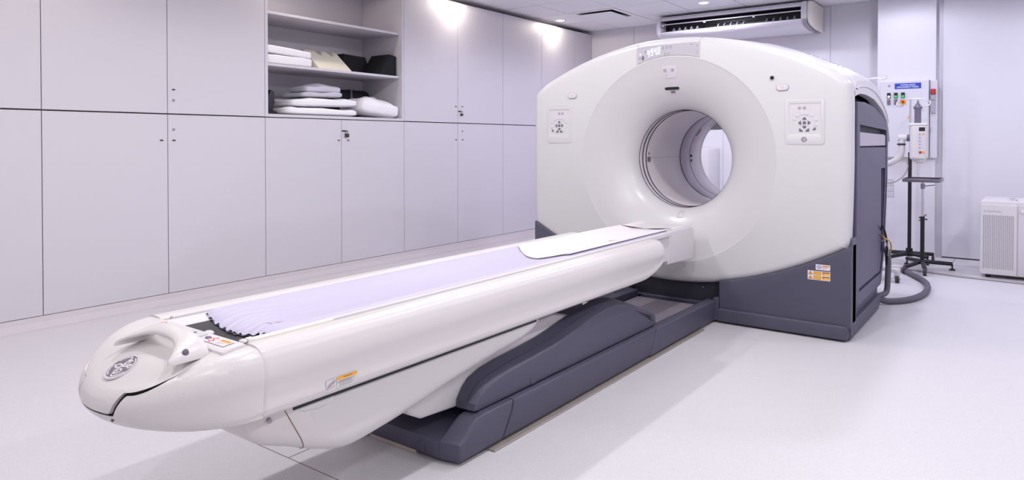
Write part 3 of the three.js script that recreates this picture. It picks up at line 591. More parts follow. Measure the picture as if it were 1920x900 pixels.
    if (s > 0) part('badge', disc(0.019).translate(cx - 0.001, cy - 0.112, ZF + 0.0032), print(badgeSmall), frame, { keepUV: true, label: 'small round grey maker badge' });
    else part('name_print', decal([cx - 0.006, cy - 0.106, ZF + 0.0031], [1, 0, 0], [0, 1, 0], 0.17, 0.022), print(canvasTex(512, 64, (c, w2, h2) => { c.fillStyle = '#d0ced0'; c.fillRect(0, 0, w2, h2); c.fillStyle = '#b9adb6'; c.font = '40px sans-serif'; c.textBaseline = 'middle'; [...'Discovery'].forEach((ch, i) => c.fillText(ch, 14 + i * 56, h2 / 2)); })), frame, { keepUV: true });
  }
  // rod with a hook at the rear right shoulder
  part('hook', tube([[-1.0, 1.652, -5.5], [-0.9, 1.655, -5.5], [-0.852, 1.655, -5.5], [-0.828, 1.645, -5.5], [-0.812, 1.652, -5.5], [-0.808, 1.668, -5.5], [-0.818, 1.68, -5.5], [-0.832, 1.68, -5.5]], 0.0035, 40, 8), mats.chrome, gantry, { label: 'thin chrome rod with a hook' });
  // leads that leave the right rear edge
  part('cable', tube([[-0.868, 0.56, -5.72], [-0.84, 0.6, -5.6], [-0.83, 0.53, -5.66], [-0.83, 0.4, -5.75], [-0.835, 0.3, -5.76]], 0.007, 40), mats.black, gantry);
  part('cable', tube([[-0.868, 0.53, -5.68], [-0.835, 0.52, -5.6], [-0.815, 0.46, -5.78], [-0.82, 0.4, -5.82], [-0.835, 0.36, -5.78]], 0.005, 40), mats.yellowWire, gantry);
  part('cable', tube([[-0.868, 0.47, -5.7], [-0.84, 0.5, -5.62], [-0.82, 0.44, -5.7], [-0.83, 0.36, -5.76]], 0.004, 40), mats.cablePale, gantry);
  part('conduit', tube([[-0.87, 0.42, -5.77], [-0.845, 0.41, -5.775], [-0.832, 0.36, -5.78], [-0.832, 0.2, -5.78], [-0.838, 0.1, -5.76], [-0.86, 0.085, -5.7], [-0.9, 0.085, -5.64]], 0.02, 60, 12), mats.cable, gantry, { label: 'thick grey conduit' });
}

// ---------------------------------------------------------------- patient table
const table = thing('patient_table', 'long white patient table with a dark grey lifting base in front of the scanner', 'table', [GX, 0, -2.4]);
const NZ = -1.115;                                         // where the nose meets the long cover
{
  // long cover: U-shaped section, swept along z, rounded at the far end
  const keyHalf = [[0.222, 0.585], [0.226, 0.628], [0.232, 0.64], [0.25, 0.6455], [0.285, 0.645], [0.312, 0.633], [0.328, 0.606], [0.334, 0.568], [0.329, 0.53], [0.326, 0.497], [0.3275, 0.47], [0.322, 0.455], [0.3, 0.446], [0.2, 0.444]];
  const half = spline2(keyHalf, 54).map((p) => [p.x, p.y]);
  const zs = [NZ - 0.0002, NZ - 0.0012, NZ - 0.02];
  for (let i = 1; i <= 10; i++) zs.push(lerp(NZ - 0.02, -3.42, i / 10));
  for (let i = 1; i <= 12; i++) zs.push(lerp(-3.42, -3.745, Math.sin(i / 12 * Math.PI / 2)));
  const secs = zs.map((z, k) => {
    const far = clamp((-z - 3.42) / 0.325, 0, 1), lift = 0.085 * far ** 2.4, pull = 0.03 * Math.max(0, (far - 0.8) / 0.2) ** 2.5, e = k === 0 ? 0.0006 : 0;
    const f = ([d, y]) => { const yy = y < 0.56 ? y + lift * (0.56 - y) / 0.115 * 1.0 : y; return [Math.max(0, d - (d > 0.24 ? pull + e : 0)), y > 0.62 ? yy - pull * 0.6 : yy]; };
    const pts = half.map(f);
    return [...pts.map(([d, y]) => V(GX + d, y, z)), ...pts.slice().reverse().map(([d, y]) => V(GX - d, y, z))];
  });
  part('side_cover', loft(secs, 0.8), mats.tableWhite, table);
}
{
  // nose: hull below, lid above, an open joint between them
  const side = spline2([[0.1, 0.44], [0.3, 0.447], [0.324, 0.462], [0.327, 0.485], [0.329, 0.53], [0.334, 0.568], [0.328, 0.606], [0.312, 0.63], [0.285, 0.64], [0.2, 0.641], [0.1, 0.641], [0.0, 0.641]], 240);
  const front = spline2([[0.08, 0.425], [0.19, 0.43], [0.25, 0.447], [0.285, 0.47], [0.303, 0.495], [0.304, 0.522], [0.286, 0.548], [0.262, 0.566], [0.215, 0.592], [0.165, 0.613], [0.09, 0.632], [0.0, 0.641]], 240);
  const NP = 241, phis = Array.from({ length: NP }, (_, i) => lerp(-Math.PI / 2, Math.PI / 2, i / (NP - 1)));
  const pt = (phi, v, off = 0) => {
    const s = clamp(v, 0, 1) * 239, i = Math.min(238, Math.floor(s)), f = s - i, w = Math.cos(phi) ** 2;
    const a = lerp(side[i].x, side[i + 1].x, f), b = lerp(front[i].x, front[i + 1].x, f);
    const y = lerp(lerp(side[i].y, side[i + 1].y, f), lerp(front[i].y, front[i + 1].y, f), w);
    const k = 1 - off / 0.3;
    return V(GX + a * k * Math.sin(phi), y - off * 0.3, NZ + b * k * Math.cos(phi));
  };
  const yGap = (phi) => { const d = Math.abs(phi) * 180 / Math.PI; return d < 15 ? 0.497 : d < 23 ? lerp(0.497, 0.553, smooth(15, 22, d)) : lerp(0.553, 0.622, smooth(21, 60, d)); };
  const solve = (p, yT) => { let lo = 0.1, hi = 0.8; for (let k = 0; k < 30; k++) { const m = (lo + hi) / 2; if (pt(p, m).y < yT) lo = m; else hi = m; } return lo; };
  const GAP = 1.25 * Math.PI / 180;                         // half the joint, along the nose
  const shut = (p) => 1 - smooth(24, 50, Math.abs(p) * 180 / Math.PI);
  const vLid = phis.map((p) => solve(p, yGap(Math.abs(p) + GAP * shut(p))) + 0.009 * shut(p)), vHull = phis.map((p) => solve(p, yGap(Math.max(0, Math.abs(p) - GAP * shut(p)))) - 0.009 * shut(p));
  const rowsOf = (from, to, n, edgeFirst, edgeLast) => {
    const rows = [];
    for (let i = 0; i <= n; i++) rows.push(phis.map((p, k) => pt(p, lerp(from(k), to(k), i / n))));
    if (edgeLast) rows.push(phis.map((p, k) => pt(p, to(k), 0.012)));
    if (edgeFirst) rows.unshift(phis.map((p, k) => pt(p, from(k), 0.012)));
    return rows;
  };
  const hull = part('nose_hull', grid(rowsOf(() => 0, (k) => vHull[k], 30, false, true), 0.9), mats.tableWhite, table);
  part('nose_lid', grid(rowsOf((k) => vLid[k], () => 1, 44, true, false), 0.9), mats.tableWhite, table);
  part('joint_shade_backing', grid([0, 0.25, 0.5, 0.75, 1].map((f) => phis.map((p, k) => pt(p, lerp(vHull[k] - 0.03, vLid[k] + 0.03, f), 0.011))), null), mats.black, table, { label: 'black backing for the shade in the open joint of the nose' });  // black surface inside the open joint, coloured as its shade
  part('screw', rod([-1.915, 0.484, -0.835], [-1.913, 0.482, -0.827], 0.004), mats.copper, hull);
  part('bottom_plate', slab(GX - 0.3, GX + 0.3, 0.452, 0.466, -3.4, -1.13, 0.004), mats.innerShell, table);
  // round maker badge on the sloping lid
  const a = pt(0, 0.72), up = pt(0, 0.8).sub(pt(0, 0.66)).normalize(), c = (() => { let lo = 0.5, hi = 0.9; for (let k = 0; k < 30; k++) { const m = (lo + hi) / 2; if (pt(0, m).z > -0.893) lo = m; else hi = m; } return pt(0, lo); })();
  const r = V(1, 0, 0), n = r.clone().cross(up).normalize().multiplyScalar(1), rim = new THREE.CylinderGeometry(0.0485, 0.0495, 0.003, 56).rotateX(Math.PI / 2);
  const mtx = new THREE.Matrix4().makeBasis(r, up, n).setPosition(c.clone().addScaledVector(n, 0.001));
  const bad = part('badge_rim', rim.applyMatrix4(mtx), mats.keyPale, table);
  const face = disc(0.0465).applyMatrix4(new THREE.Matrix4().makeBasis(r, up, n).setPosition(c.clone().addScaledVector(n, 0.0028)));
  part('badge', face, print(badgeTex), bad, { keepUV: true, label: 'round grey badge with a white flowing monogram' });
}
{ // arched grip over the nose
  const N = 40, rows = [];
  for (let i = 0; i <= N; i++) {
    const t = i / N, a = Math.PI * t, e = Math.abs(Math.cos(a));
    const x = -1.94 + 0.15 * Math.cos(a), y = 0.627 + 0.05 * Math.pow(Math.sin(a), 0.88);
    const foot = Math.pow(e, 3), halfW = lerp(0.021, 0.058, foot), thick = lerp(0.009, 0.009, foot), zc = lerp(-0.995, -0.968, foot);
    const tx = -Math.sin(a) * 0.153, ty = 0.054 * 0.9 * Math.cos(a), L = Math.hypot(tx, ty) || 1, nx = ty / L, ny = -tx / L;   // outward normal of the arch
    const lean = 0.35;
    rows.push(Array.from({ length: 20 }, (_, j) => {
      const b = j / 20 * 2 * Math.PI, u = Math.sign(Math.cos(b)) * Math.abs(Math.cos(b)) ** 0.7 * halfW, v = Math.sign(Math.sin(b)) * Math.abs(Math.sin(b)) ** 0.8 * thick;
      return V(x + nx * (v - u * lean * 0.0), y + ny * v + (1 - foot) * u * -lean, zc + u);
    }));
  }
  const g = part('grip', grid(rows, null, true), mats.tableWhite, table);
  const i = 4, c = rows[i].reduce((s, p) => s.add(p), V(0, 0, 0)).divideScalar(20);
  part('grip_dimple', ellipsoid(0.006, 0.0115, 0.0095, c.x + 0.0065, c.y + 0.004, c.z + 0.012, 20), mats.keyDark, g);
}
{ // operator strip across the head of the tray
  const strip = part('operator_strip', [prismX([[-1.03, 0.62], [-1.105, 0.62], [-1.105, 0.646], [-1.098, 0.651], [-1.045, 0.646], [-1.034, 0.64]], GX - 0.16, GX + 0.262, 0.005)], mats.whiteMatte, table);
  const nrmUp = V(0, 1, 0.1).normalize(), place = (x, z) => V(x, 0.6585 - (z + 1.08) * -0.0 - 0.1 * (z + 1.105), z);
  const lab = canvasTex(256, 96, (c, w, h) => { c.fillStyle = '#d6d2d4'; c.fillRect(0, 0, w, h); c.strokeStyle = '#d8404e'; c.lineWidth = 8; c.beginPath(); c.arc(54, 48, 34, 0.4, 5.6); c.stroke(); c.beginPath(); c.moveTo(30, 30); c.lineTo(78, 66); c.stroke(); c.beginPath(); c.moveTo(60, 20); c.lineTo(48, 76); c.stroke(); c.fillStyle = '#f0972a'; c.fillRect(120, 14, 118, 28); c.fillStyle = '#b58f9a'; for (let k = 0; k < 3; k++) c.fillRect(122, 54 + k * 12, 100 - k * 18, 4); });
  for (const x of [GX - 0.105, GX + 0.185]) part('caution_label', decal([x, 0.6506, -1.07], [1, 0, 0], [0, 0.1, -1], 0.1, 0.038), print(lab), strip, { keepUV: true, label: 'red stop sign with an orange bar' });
  part('latch_plate', slab(GX + 0.02, GX + 0.095, 0.647, 0.654, -1.09, -1.052, 0.002), mats.white, strip);
  part('latch_pin', rod([GX + 0.055, 0.652, -1.072], [GX + 0.055, 0.6555, -1.072], 0.004), mats.keyDark, strip);
  part('tray_knob', ellipsoid(0.018, 0.007, 0.012, GX + 0.06, 0.645, -1.112), mats.white, strip);
  part('tray_knob', ellipsoid(0.014, 0.006, 0.01, GX + 0.235, 0.65, -1.112), mats.white, strip);
  for (const x of [GX - 0.02, GX + 0.125]) part('finger_hole', merge(new THREE.CylinderGeometry(0.014, 0.014, 0.003, 24).scale(1, 1, 0.5).rotateX(0.1).translate(x, 0.65, -1.073)), mats.keyDark, strip);
}
const padTop = (d) => 0.634 + 0.024 * (d / 0.21) ** 2;
const troughY = (d) => 0.602 + 0.034 * (d / 0.21) ** 2;
{ // cradle: dark curved trough with pale rims, and its far end block
  const top = [], bot = [];
  for (let i = 0; i <= 24; i++) { const d = lerp(-0.158, 0.158, i / 24); top.push([GX + d, troughY(d)]); bot.push([GX + d, troughY(d) - 0.012]); }
  part('cradle', prismZ([...bot, ...top.reverse()], -4.07, -1.105, 0.002), mats.tray, table, { label: 'dark curved carbon tray' });
  for (const s of [1, -1]) part('cradle_side', prismZ([[GX + s * 0.158, troughY(0.158) - 0.012], [GX + s * 0.158, troughY(0.158) + 0.0015], [GX + s * 0.208, troughY(0.208) + 0.004], [GX + s * 0.208, troughY(0.208) - 0.012]], -4.07, -1.105, 0.001), mats.whiteMatte, table);
  for (const s of [1, -1]) {
    const X = (a, b) => s > 0 ? [GX + a, GX + b] : [GX - b, GX - a];
    part('cradle_rim', slab(...X(0.2065, 0.224), 0.622, 0.648, -4.06, -1.14, 0.005), mats.whiteMatte, table);
  }
  const r1 = part('side_rail', slab(GX + 0.232, GX + 0.247, 0.641, 0.652, -1.42, -1.125, 0.003), mats.plasticWarm, table);
  part('rail_end', slab(GX + 0.228, GX + 0.25, 0.64, 0.657, -1.14, -1.12, 0.004), mats.plasticWarm, r1);
  const blk = part('cradle_end', prismX([[-4.062, 0.44], [-4.45, 0.425], [-4.47, 0.44], [-4.47, 0.62], [-4.44, 0.645], [-4.062, 0.643]], GX - 0.2, GX + 0.2, 0.008), mats.whiteMatte, table, { label: 'pale end block of the cradle towards the tunnel' });
  part('end_pad', prismZ([...Array.from({ length: 21 }, (_, i) => lerp(-0.178, 0.19, i / 20)).map((d) => [GX + d, padTop(d) + 0.001]).reverse(), [GX - 0.178, 0.628], [GX + 0.19, 0.628]], -4.44, -4.052, 0.001), mats.sheet, blk);
  part('end_frame', slab(GX - 0.22, GX + 0.2, 0.46, 0.62, -4.062, -3.74, 0.01), mats.whiteMatte, table);
}
{ // sticker and pictogram low on the right flank
  const t1 = canvasTex(384, 200, (c, w, h) => { c.fillStyle = '#d6d1d0'; c.fillRect(0, 0, w, h); c.fillStyle = '#f5a81c'; c.fillRect(0, 0, w, 54); c.fillStyle = '#4b3210'; c.font = 'bold 34px sans-serif'; c.fillText('\u26A0 WARNING', 100, 40); c.fillStyle = '#5a545c'; for (let k = 0; k < 6; k++) c.fillRect(30 + 14 * Math.sin(k * 5), 72 + k * 20, 300 - 40 * (k % 2) - 20 * Math.abs(Math.sin(k * 3)), k < 2 ? 10 : 6); });
  const t2 = canvasTex(200, 200, (c, w, h) => { c.fillStyle = '#d6d1d0'; c.fillRect(0, 0, w, h); c.strokeStyle = '#6c6672'; c.fillStyle = '#a8a0ac'; c.lineWidth = 5; c.beginPath(); c.moveTo(20, 150); c.lineTo(40, 90); c.lineTo(180, 20); c.lineTo(190, 60); c.lineTo(60, 140); c.closePath(); c.fill(); c.stroke(); c.beginPath(); c.moveTo(20, 150); c.bezierCurveTo(30, 190, 70, 180, 90, 165); c.lineTo(190, 100); c.stroke(); c.fillStyle = '#e0a02c'; c.beginPath(); c.moveTo(150, 160); c.lineTo(186, 150); c.lineTo(178, 120); c.fill(); c.strokeStyle = '#d85a78'; c.beginPath(); c.moveTo(96, 130); c.lineTo(126, 160); c.moveTo(126, 130); c.lineTo(96, 160); c.stroke(); });
  part('warning_sticker', decal([GX + 0.3285, 0.4805, -1.404], [0, 0, -1], [0.03, 1, 0], 0.078, 0.034), print(t1), table, { keepUV: true, label: 'orange and white warning sticker' });
  part('pictogram_sticker', decal([GX + 0.3285, 0.48, -1.342], [0, 0, -1], [0.03, 1, 0], 0.036, 0.034), print(t2), table, { keepUV: true, label: 'small pictogram sticker' });
}
{ // lifting shells under the cover
  // outline of the two lifting shells: top edge, underside, half width along the table
  const under = new THREE.SplineCurve([[1.099, 0.428], [1.108, 0.4], [1.12, 0.37], [1.15, 0.328], [1.22, 0.28], [1.30, 0.25], [1.39, 0.235], [1.48, 0.234], [1.6, 0.244], [1.75, 0.265], [1.98, 0.304], [2.28, 0.345], [2.4, 0.366], [2.46, 0.388], [2.5, 0.42]].map(([a, b]) => new THREE.Vector2(a, b))).getPoints(160);
  const underAt = (z) => { for (let i = 0; i + 1 < under.length; i++) if (under[i + 1].x >= -z) return lerp(under[i].y, under[i + 1].y, clamp((-z - under[i].x) / (under[i + 1].x - under[i].x || 1), 0, 1)); return 0.42; };
  const sec = (z, yTop = 0.437) => {
    const yb = underAt(z), h = Math.max(0.002, yTop - yb), w = 0.285 * (0.8 + 0.2 * Math.sqrt(1 - (1 - clamp((-z - 1.09) / 0.2, 0, 1)) ** 2)), r = Math.min(0.06, h * 0.6), pts = [];
    for (const [s, a0] of [[1, 0], [-1, 1]]) for (let i = 0; i <= 8; i++) { const t = (s > 0 ? i : 8 - i) / 8 * Math.PI / 2; pts.push(V(GX + s * (w - r * 0.8 + r * 0.8 * Math.cos(t)), yb + r - r * Math.sin(t), z)); }
    return [V(GX + w - 0.004, yTop, z), V(GX + w, yTop - Math.min(0.004, h * 0.3), z), ...pts, V(GX - w, yTop - Math.min(0.004, h * 0.3), z), V(GX - w + 0.004, yTop, z)];
  };
  const tilt = (z, p) => V(p.x, p.y, z - 0.095 * clamp((0.43 - p.y) / 0.175, 0, 1));           // the joint between the shells leans
  const zc = [], zm = [];
  for (let i = 0; i <= 14; i++) zc.push(lerp(-1.1, -1.19, i / 14)); for (let i = 0; i <= 60; i++) zm.push(lerp(-1.215, -2.5, i / 60));
  const bend = (z, sct) => { const f = smooth(-1.1, -1.19, z) * smooth(-1.6, -1.215, z); return sct.map((p) => V(p.x, p.y, p.z - f * 0.1 * clamp((0.43 - p.y) / 0.175, 0, 1))); };
  const c1 = part('front_shell', loft([...zc.map((z) => bend(z, sec(z))), bend(-1.2135, sec(-1.2135))], 0.8), mats.tableWhite, table);
  part('shell_screw', [rod([GX + 0.265, 0.418, -1.17], [GX + 0.281, 0.418, -1.165], 0.007), rod([GX + 0.28, 0.418, -1.165], [GX + 0.2825, 0.418, -1.164], 0.0035)], mats.steel, c1);
  const c2 = part('lift_shell', loft(zm.map((z) => bend(z, sec(z))), 0.8), mats.tableWhite, table);
  part('grip_recess', prismX([[-1.25, 0.427], [-1.385, 0.428], [-1.39, 0.407], [-1.33, 0.404], [-1.28, 0.41]], GX + 0.276, GX + 0.288, 0.004), mats.white, c2);
  part('shell_seam', tube(bend(-1.2142, sec(-1.2142)).slice(1, 11).map((p) => [p.x - 0.0004, p.y, p.z]), 0.0016, 60, 6), M(0x7a6250, 0.7), table, { label: 'thin brown seam between the shells' });
  part('gap_shade_strip', slab(GX - 0.286, GX + 0.286, 0.425, 0.455, -2.49, -1.24, 0.003), mats.black, table);  // black slab standing for the shade in the gap under the cover
  part('inner_lift_shell', prismX([[-1.79, 0.245], [-1.815, 0.205], [-1.875, 0.173], [-2.1, 0.155], [-2.85, 0.15], [-2.95, 0.2], [-2.93, 0.35], [-2.78, 0.385], [-2.5, 0.38], [-2.1, 0.34]], GX - 0.19, GX + 0.19, 0.014), mats.innerShell, table);
}
{ // dark arms, base rails, deck
  const arm = [[-2.085, 0.16], [-2.066, 0.164], [-2.07, 0.19], [-2.1, 0.215], [-2.135, 0.233], [-2.207, 0.25], [-2.297, 0.261], [-2.45, 0.272], [-2.61, 0.286], [-2.78, 0.312], [-2.95, 0.341], [-3.06, 0.355], [-3.14, 0.36], [-3.22, 0.357], [-3.3, 0.345], [-3.4, 0.321], [-3.51, 0.289], [-3.6, 0.254], [-3.684, 0.216], [-3.692, 0.165], [-3.68, 0.158]];
  for (const s of [1, -1]) {
    const X = (a, b) => s > 0 ? [GX + a, GX + b] : [GX - b, GX - a];
    const ag = prismX(arm, ...X(0.193, 0.287), 0.006, null, 3), ap = ag.attributes.position;
    for (let i = 0; i < ap.count; i++) { const t = clamp((0.287 - s * (ap.getX(i) - GX)) / 0.094, 0, 1), y = ap.getY(i), z = ap.getZ(i); ap.setY(i, y + 0.034 * t * smooth(0.17, 0.25, y) * smooth(-3.69, -3.2, z)); ap.setZ(i, z + 0.006 * t * smooth(-2.3, -2.07, z)); }
    const a = part('lift_arm', toCreasedNormals(ag, 0.5), mats.dark, table);
    part('arm_seam', tube(arm.slice(2, 12).map(([z, y]) => [GX + s * 0.245, y + 0.0152 * smooth(0.17, 0.25, y) + 0.0006, z + 0.003 * smooth(-2.3, -2.07, z)]), 0.0013, 60, 5), mats.darkDeep, a);
    part('arm_plug', merge(rod([GX + s * 0.286, 0.187, -2.46], [GX + s * 0.2885, 0.187, -2.46], 0.027, 0.026, 32)), mats.dark, a);
    part('arm_notch', prismX([[-3.44, 0.287], [-3.62, 0.225], [-3.64, 0.19]], ...X(0.2862, 0.2882), 0.0008), mats.black, a, { label: 'black triangular recess' });
    // side rails in three lengths
    const nose = prismX([[-1.93, 0.014], [-1.918, 0.04], [-1.922, 0.082], [-1.945, 0.094], [-1.97, 0.11], [-2.0, 0.13], [-2.04, 0.15], [-2.11, 0.156], [-2.275, 0.154], [-2.268, 0.12], [-2.205, 0.016], [-1.99, 0.016]], ...X(0.225, 0.318), 0.01, null, 4), np = nose.attributes.position;
    for (let i = 0; i < np.count; i++) { const out = clamp((s * (np.getX(i) - GX) - 0.235) / 0.083, 0, 1), fr = smooth(-2.02, -1.96, np.getZ(i)); np.setZ(i, np.getZ(i) - 0.022 * out * fr); }   // chamfered corner
    part('base_rail', toCreasedNormals(nose, 0.6), mats.dark, table);
    part('base_rail', prismX([[-2.281, 0.154], [-2.274, 0.12], [-2.211, 0.016], [-3.55, 0.016], [-3.6, 0.06], [-3.636, 0.148], [-3.63, 0.154]], ...X(0.235, 0.318), 0.009, null, 3), mats.dark, table);
    part('base_rail', prismX([[-3.642, 0.15], [-3.605, 0.06], [-3.556, 0.016], [-4.56, 0.016], [-4.56, 0.146], [-3.66, 0.152]], ...X(0.252, 0.322), 0.009, null, 3), mats.dark, table);
    part('rail_bracket', slab(...X(0.31, 0.345), 0.016, 0.166, -4.585, -4.53, 0.006), mats.dark, table);
  }
  part('base_nose', prismX([[-1.928, 0.016], [-1.918, 0.045], [-1.926, 0.082], [-1.96, 0.092], [-2.16, 0.108], [-2.34, 0.112], [-2.34, 0.016], [-1.99, 0.016]], GX - 0.232, GX + 0.232, 0.008, null, 4), mats.dark, table);
  part('nose_plug', rod([-1.855, 0.047, -1.926], [-1.855, 0.047, -1.916], 0.022, 0.021, 32), mats.dark, table);
  part('floor_shim', slab(-2.16, -1.9, 0.001, 0.014, -1.945, -1.932), M(0xb8aca0, 0.6), table);
  part('deck', slab(GX - 0.24, GX + 0.24, 0.03, 0.098, -4.6, -2.33), mats.darkDeep, table);
  for (let k = 0; k < 8; k++) part('deck_plank', slab(GX - 0.238, GX + 0.238, 0.098, 0.1035, -4.52 + k * 0.127, -4.52 + k * 0.127 + 0.124, 0.001, 1), mats.plate, table);
}
// ---------------------------------------------------------------- mattress pad and top sheet
{
  const t = thing('mattress_pad', 'long pale lavender mattress pad with a gathered near end on the table', 'mattress', [GX, 0.6, -2.6]);
  const NU = 140, zn = -1.24, zf = -4.05, rowsT = [], zsP = [];
  for (let i = 0; i <= 60; i++) zsP.push(zn - 0.45 * (i / 60) ** 1.6);
  for (let i = 1; i <= 40; i++) zsP.push(lerp(zn - 0.45, zf, i / 40));
  const prof = (u, z) => { // u -1..1 over the section: bottom, edges, top
    const d = 0.204 * u, near = Math.max(0, 1 - (zn - z) / 0.09), roll = 1 - near ** 3 * 0.96;
    const wr = 0.0035 * Math.exp(-(zn - z) / 0.07) * Math.sin(38 * u + 1.5 * Math.sin(9 * u)) + 0.0012 * Math.sin(26 * u + 40 * z) * Math.exp(-(zn - z) / 0.25) + 0.0008 * Math.sin(3 * z + 8 * u);
    const edge = Math.pow(Math.abs(u), 14) * 0.012;
    return { d, y: troughY(d) + 0.0085 + (padTop(d) - troughY(d) - 0.0085) * roll + wr - edge };
  };
  for (const z of zsP) {
    const row = [];
    for (let j = 0; j <= NU; j++) { const u = j / NU * 2 - 1, { d, y } = prof(u, z), nb = Math.max(0, 1 - (zn - z) / 0.03); row.push(V(GX + d, y, z + nb * (0.012 * Math.cos(u * 2.2) + 0.0028 * Math.sin(30 * u + 0.6) + 0.001 * Math.sin(53 * u)))); }
    for (let j = NU; j >= 0; j--) { const u = j / NU * 2 - 1, p = row[j]; row.push(V(p.x, troughY(0.204 * u) + 0.0035, p.z)); }
    rowsT.push(row);
  }
  const cover = part('cover', grid(rowsT, null, true), mats.pad, t);
  const scrib = canvasTex(192, 96, (c, w, h) => { c.fillStyle = '#c3bdd4'; c.fillRect(0, 0, w, h); c.strokeStyle = '#857f90'; c.lineWidth = 3; c.beginPath(); c.moveTo(6, 40); for (let k = 0; k < 12; k++) c.lineTo(18 + k * 14, 34 + (k % 2 ? -10 : 12)); c.stroke(); c.lineWidth = 2; for (let r = 0; r < 3; r++) { c.beginPath(); for (let k = 0; k < 16; k++) c.lineTo(50 + k * 8, 62 + r * 12 + (k % 2 ? -4 : 3)); c.stroke(); } });
  const gm = new THREE.PlaneGeometry(1, 1, 16, 16), gp = gm.attributes.position;     // printed patch that follows the cloth
  for (let i = 0; i < gp.count; i++) { const a = gp.getX(i), b = gp.getY(i), x = -1.91 + 0.056 * a + 0.008 * b, z = -1.312 - 0.03 * b - 0.011 * a; gp.setXYZ(i, x, prof((x - GX) / 0.204, z).y + 0.0011, z); }
  gm.computeVertexNormals();
  part('printed_mark', gm, print(scrib), cover, { keepUV: true });
}
{
  const t = thing('table_sheet', 'white plastic sheet with a rounded near edge on the scanner end of the table', 'sheet', [GX, 0.63, -3.4]);
  // near edge runs from the left far to the right near, as a bowed line
  const zNear = (d) => -2.99 + 0.24 * Math.sin(clamp((d + 0.18) / 0.36, 0, 1) * Math.PI / 2) - 0.16 * smooth(0.1, 0.185, d);
  const rowsS = [], NU = 30, NV = 40;
  for (let i = 0; i <= NV; i++) {
    const row = [];
    const yAt = (d) => padTop(d) + 0.0022;
    for (let j = 0; j <= NU; j++) { const d = lerp(-0.178, 0.19, j / NU), z = lerp(zNear(d), -4.13, i / NV); row.push(V(GX + d, yAt(d) + 0.004 + 0.0008 * Math.sin(9 * z + 14 * d), z)); }
    for (let j = NU; j >= 0; j--) { const p = row[j]; row.push(V(p.x, yAt(p.x - GX), p.z)); }
    rowsS.push(row);
  }
  const s = part('sheet', loft(rowsS, 0.6), mats.sheet, t);
  const tx = canvasTex(128, 48, (c, w, h) => { c.fillStyle = '#e6e1e6'; c.fillRect(0, 0, w, h); c.strokeStyle = '#d87080'; c.lineWidth = 4; c.beginPath(); c.arc(24, 26, 15, 0, 7); c.stroke(); c.fillStyle = '#9a8f9c'; for (let k = 0; k < 3; k++) c.fillRect(48, 12 + k * 11, 66 - 12 * k, 5); });
  part('printed_label', decal([GX + 0.122, padTop(0.122) + 0.0085, -3.5], [0.96, 0.08, -0.25], [0.25, 0, 0.96].map((v) => -v), 0.07, 0.03), print(tx), s, { keepUV: true });
  part('corner_strap', slab(GX - 0.13, GX + 0.02, padTop(0.02) + 0.007, padTop(0.02) + 0.011, -4.1, -4.085), mats.keyPale, s);
}

// ---------------------------------------------------------------- air conditioner on the back wall, under the ceiling
{
  const xa = -3.8, xb = -1.95, t = thing('air_conditioner', 'white ceiling-hung air conditioner with a dark louvred slot on the back wall', 'air conditioner', [(xa + xb) / 2, 2.45, -8.5]);
  const ex = 0.05;
  const prof = [[-8.785, 2.49], [-8.55, 2.488], [-8.32, 2.505], [-8.22, 2.53], [-8.185, 2.562], [-8.18, 2.58]];
  part('casing', [prismX([...prof, [-8.3, 2.585], [-8.785, 2.585]], xa + ex, xb - ex, 0.004), prismX([[-8.2, 2.722], [-8.188, 2.74], [-8.215, 2.772], [-8.3, 2.785], [-8.785, 2.785], [-8.785, 2.722]], xa + ex, xb - ex, 0.006),
    slab(xa + ex, xb - ex, 2.58, 2.73, -8.785, -8.5)], mats.acWhite, t);
  const endP = [...prof, [-8.172, 2.65], [-8.178, 2.735], [-8.205, 2.775], [-8.3, 2.787], [-8.785, 2.787]];
  part('front_frame', prismX(endP, xb - ex - 0.06, xb - ex, 0.004), mats.acWhite, t);
  part('end_cap', prismX(endP, xa, xa + ex, 0.012, null, 5), mats.acWhite, t);
  part('end_cap', prismX(endP, xb - ex, xb, 0.024, null, 8), mats.acCream, t, { label: 'cream right end cap' });
  const inner = part('slot_lining', slab(xa + ex, xb - ex, 2.585, 2.722, -8.5, -8.36), mats.black, t);
  part('slot_floor', slab(xa + ex, xb - ex, 2.583, 2.59, -8.4, -8.2), mats.black, t);
  part('slot_roof', slab(xa + ex, xb - ex, 2.716, 2.723, -8.4, -8.21), mats.black, t);
  part('louvre_bar', prismX([[-8.205, 2.668], [-8.195, 2.668], [-8.195, 2.679], [-8.205, 2.679]], xa + ex, xb - ex, 0.002), mats.acWhite, t);
  for (const x of [xa + 0.08, lerp(xa, xb, 0.335), lerp(xa, xb, 0.655), xb - 0.075]) part('louvre_clip', slab(x - 0.012, x + 0.012, 2.65, 2.668, -8.215, -8.19, 0.003), mats.acWhite, t);
  for (const g of [0.19, 0.5, 0.81]) for (let k = -2; k <= 2; k++) { const x = lerp(xa, xb, g) + k * 0.077; part('guide_vane', prismX([[-8.33, 2.588], [-8.23, 2.588], [-8.24, 2.61], [-8.27, 2.635], [-8.29, 2.62], [-8.33, 2.61]], x - 0.006, x + 0.006, 0.002).rotateY(0), mats.keyGrey, t); }
  part('name_plate', slab(-2.97, -2.81, 2.5425, 2.5515, -8.212, -8.203).rotateX(0), mats.keyDark, t);
  part('sensor_plate', slab(-3.62, -3.54, 2.499, 2.504, -8.36, -8.33), mats.keyGrey, t);
  for (const x of [xa + 0.13, xb - 0.05]) part('hanger', slab(x - 0.02, x + 0.02, 2.78, CEIL - 0.002, -8.45, -8.4, 0.003), mats.steel, t);
}

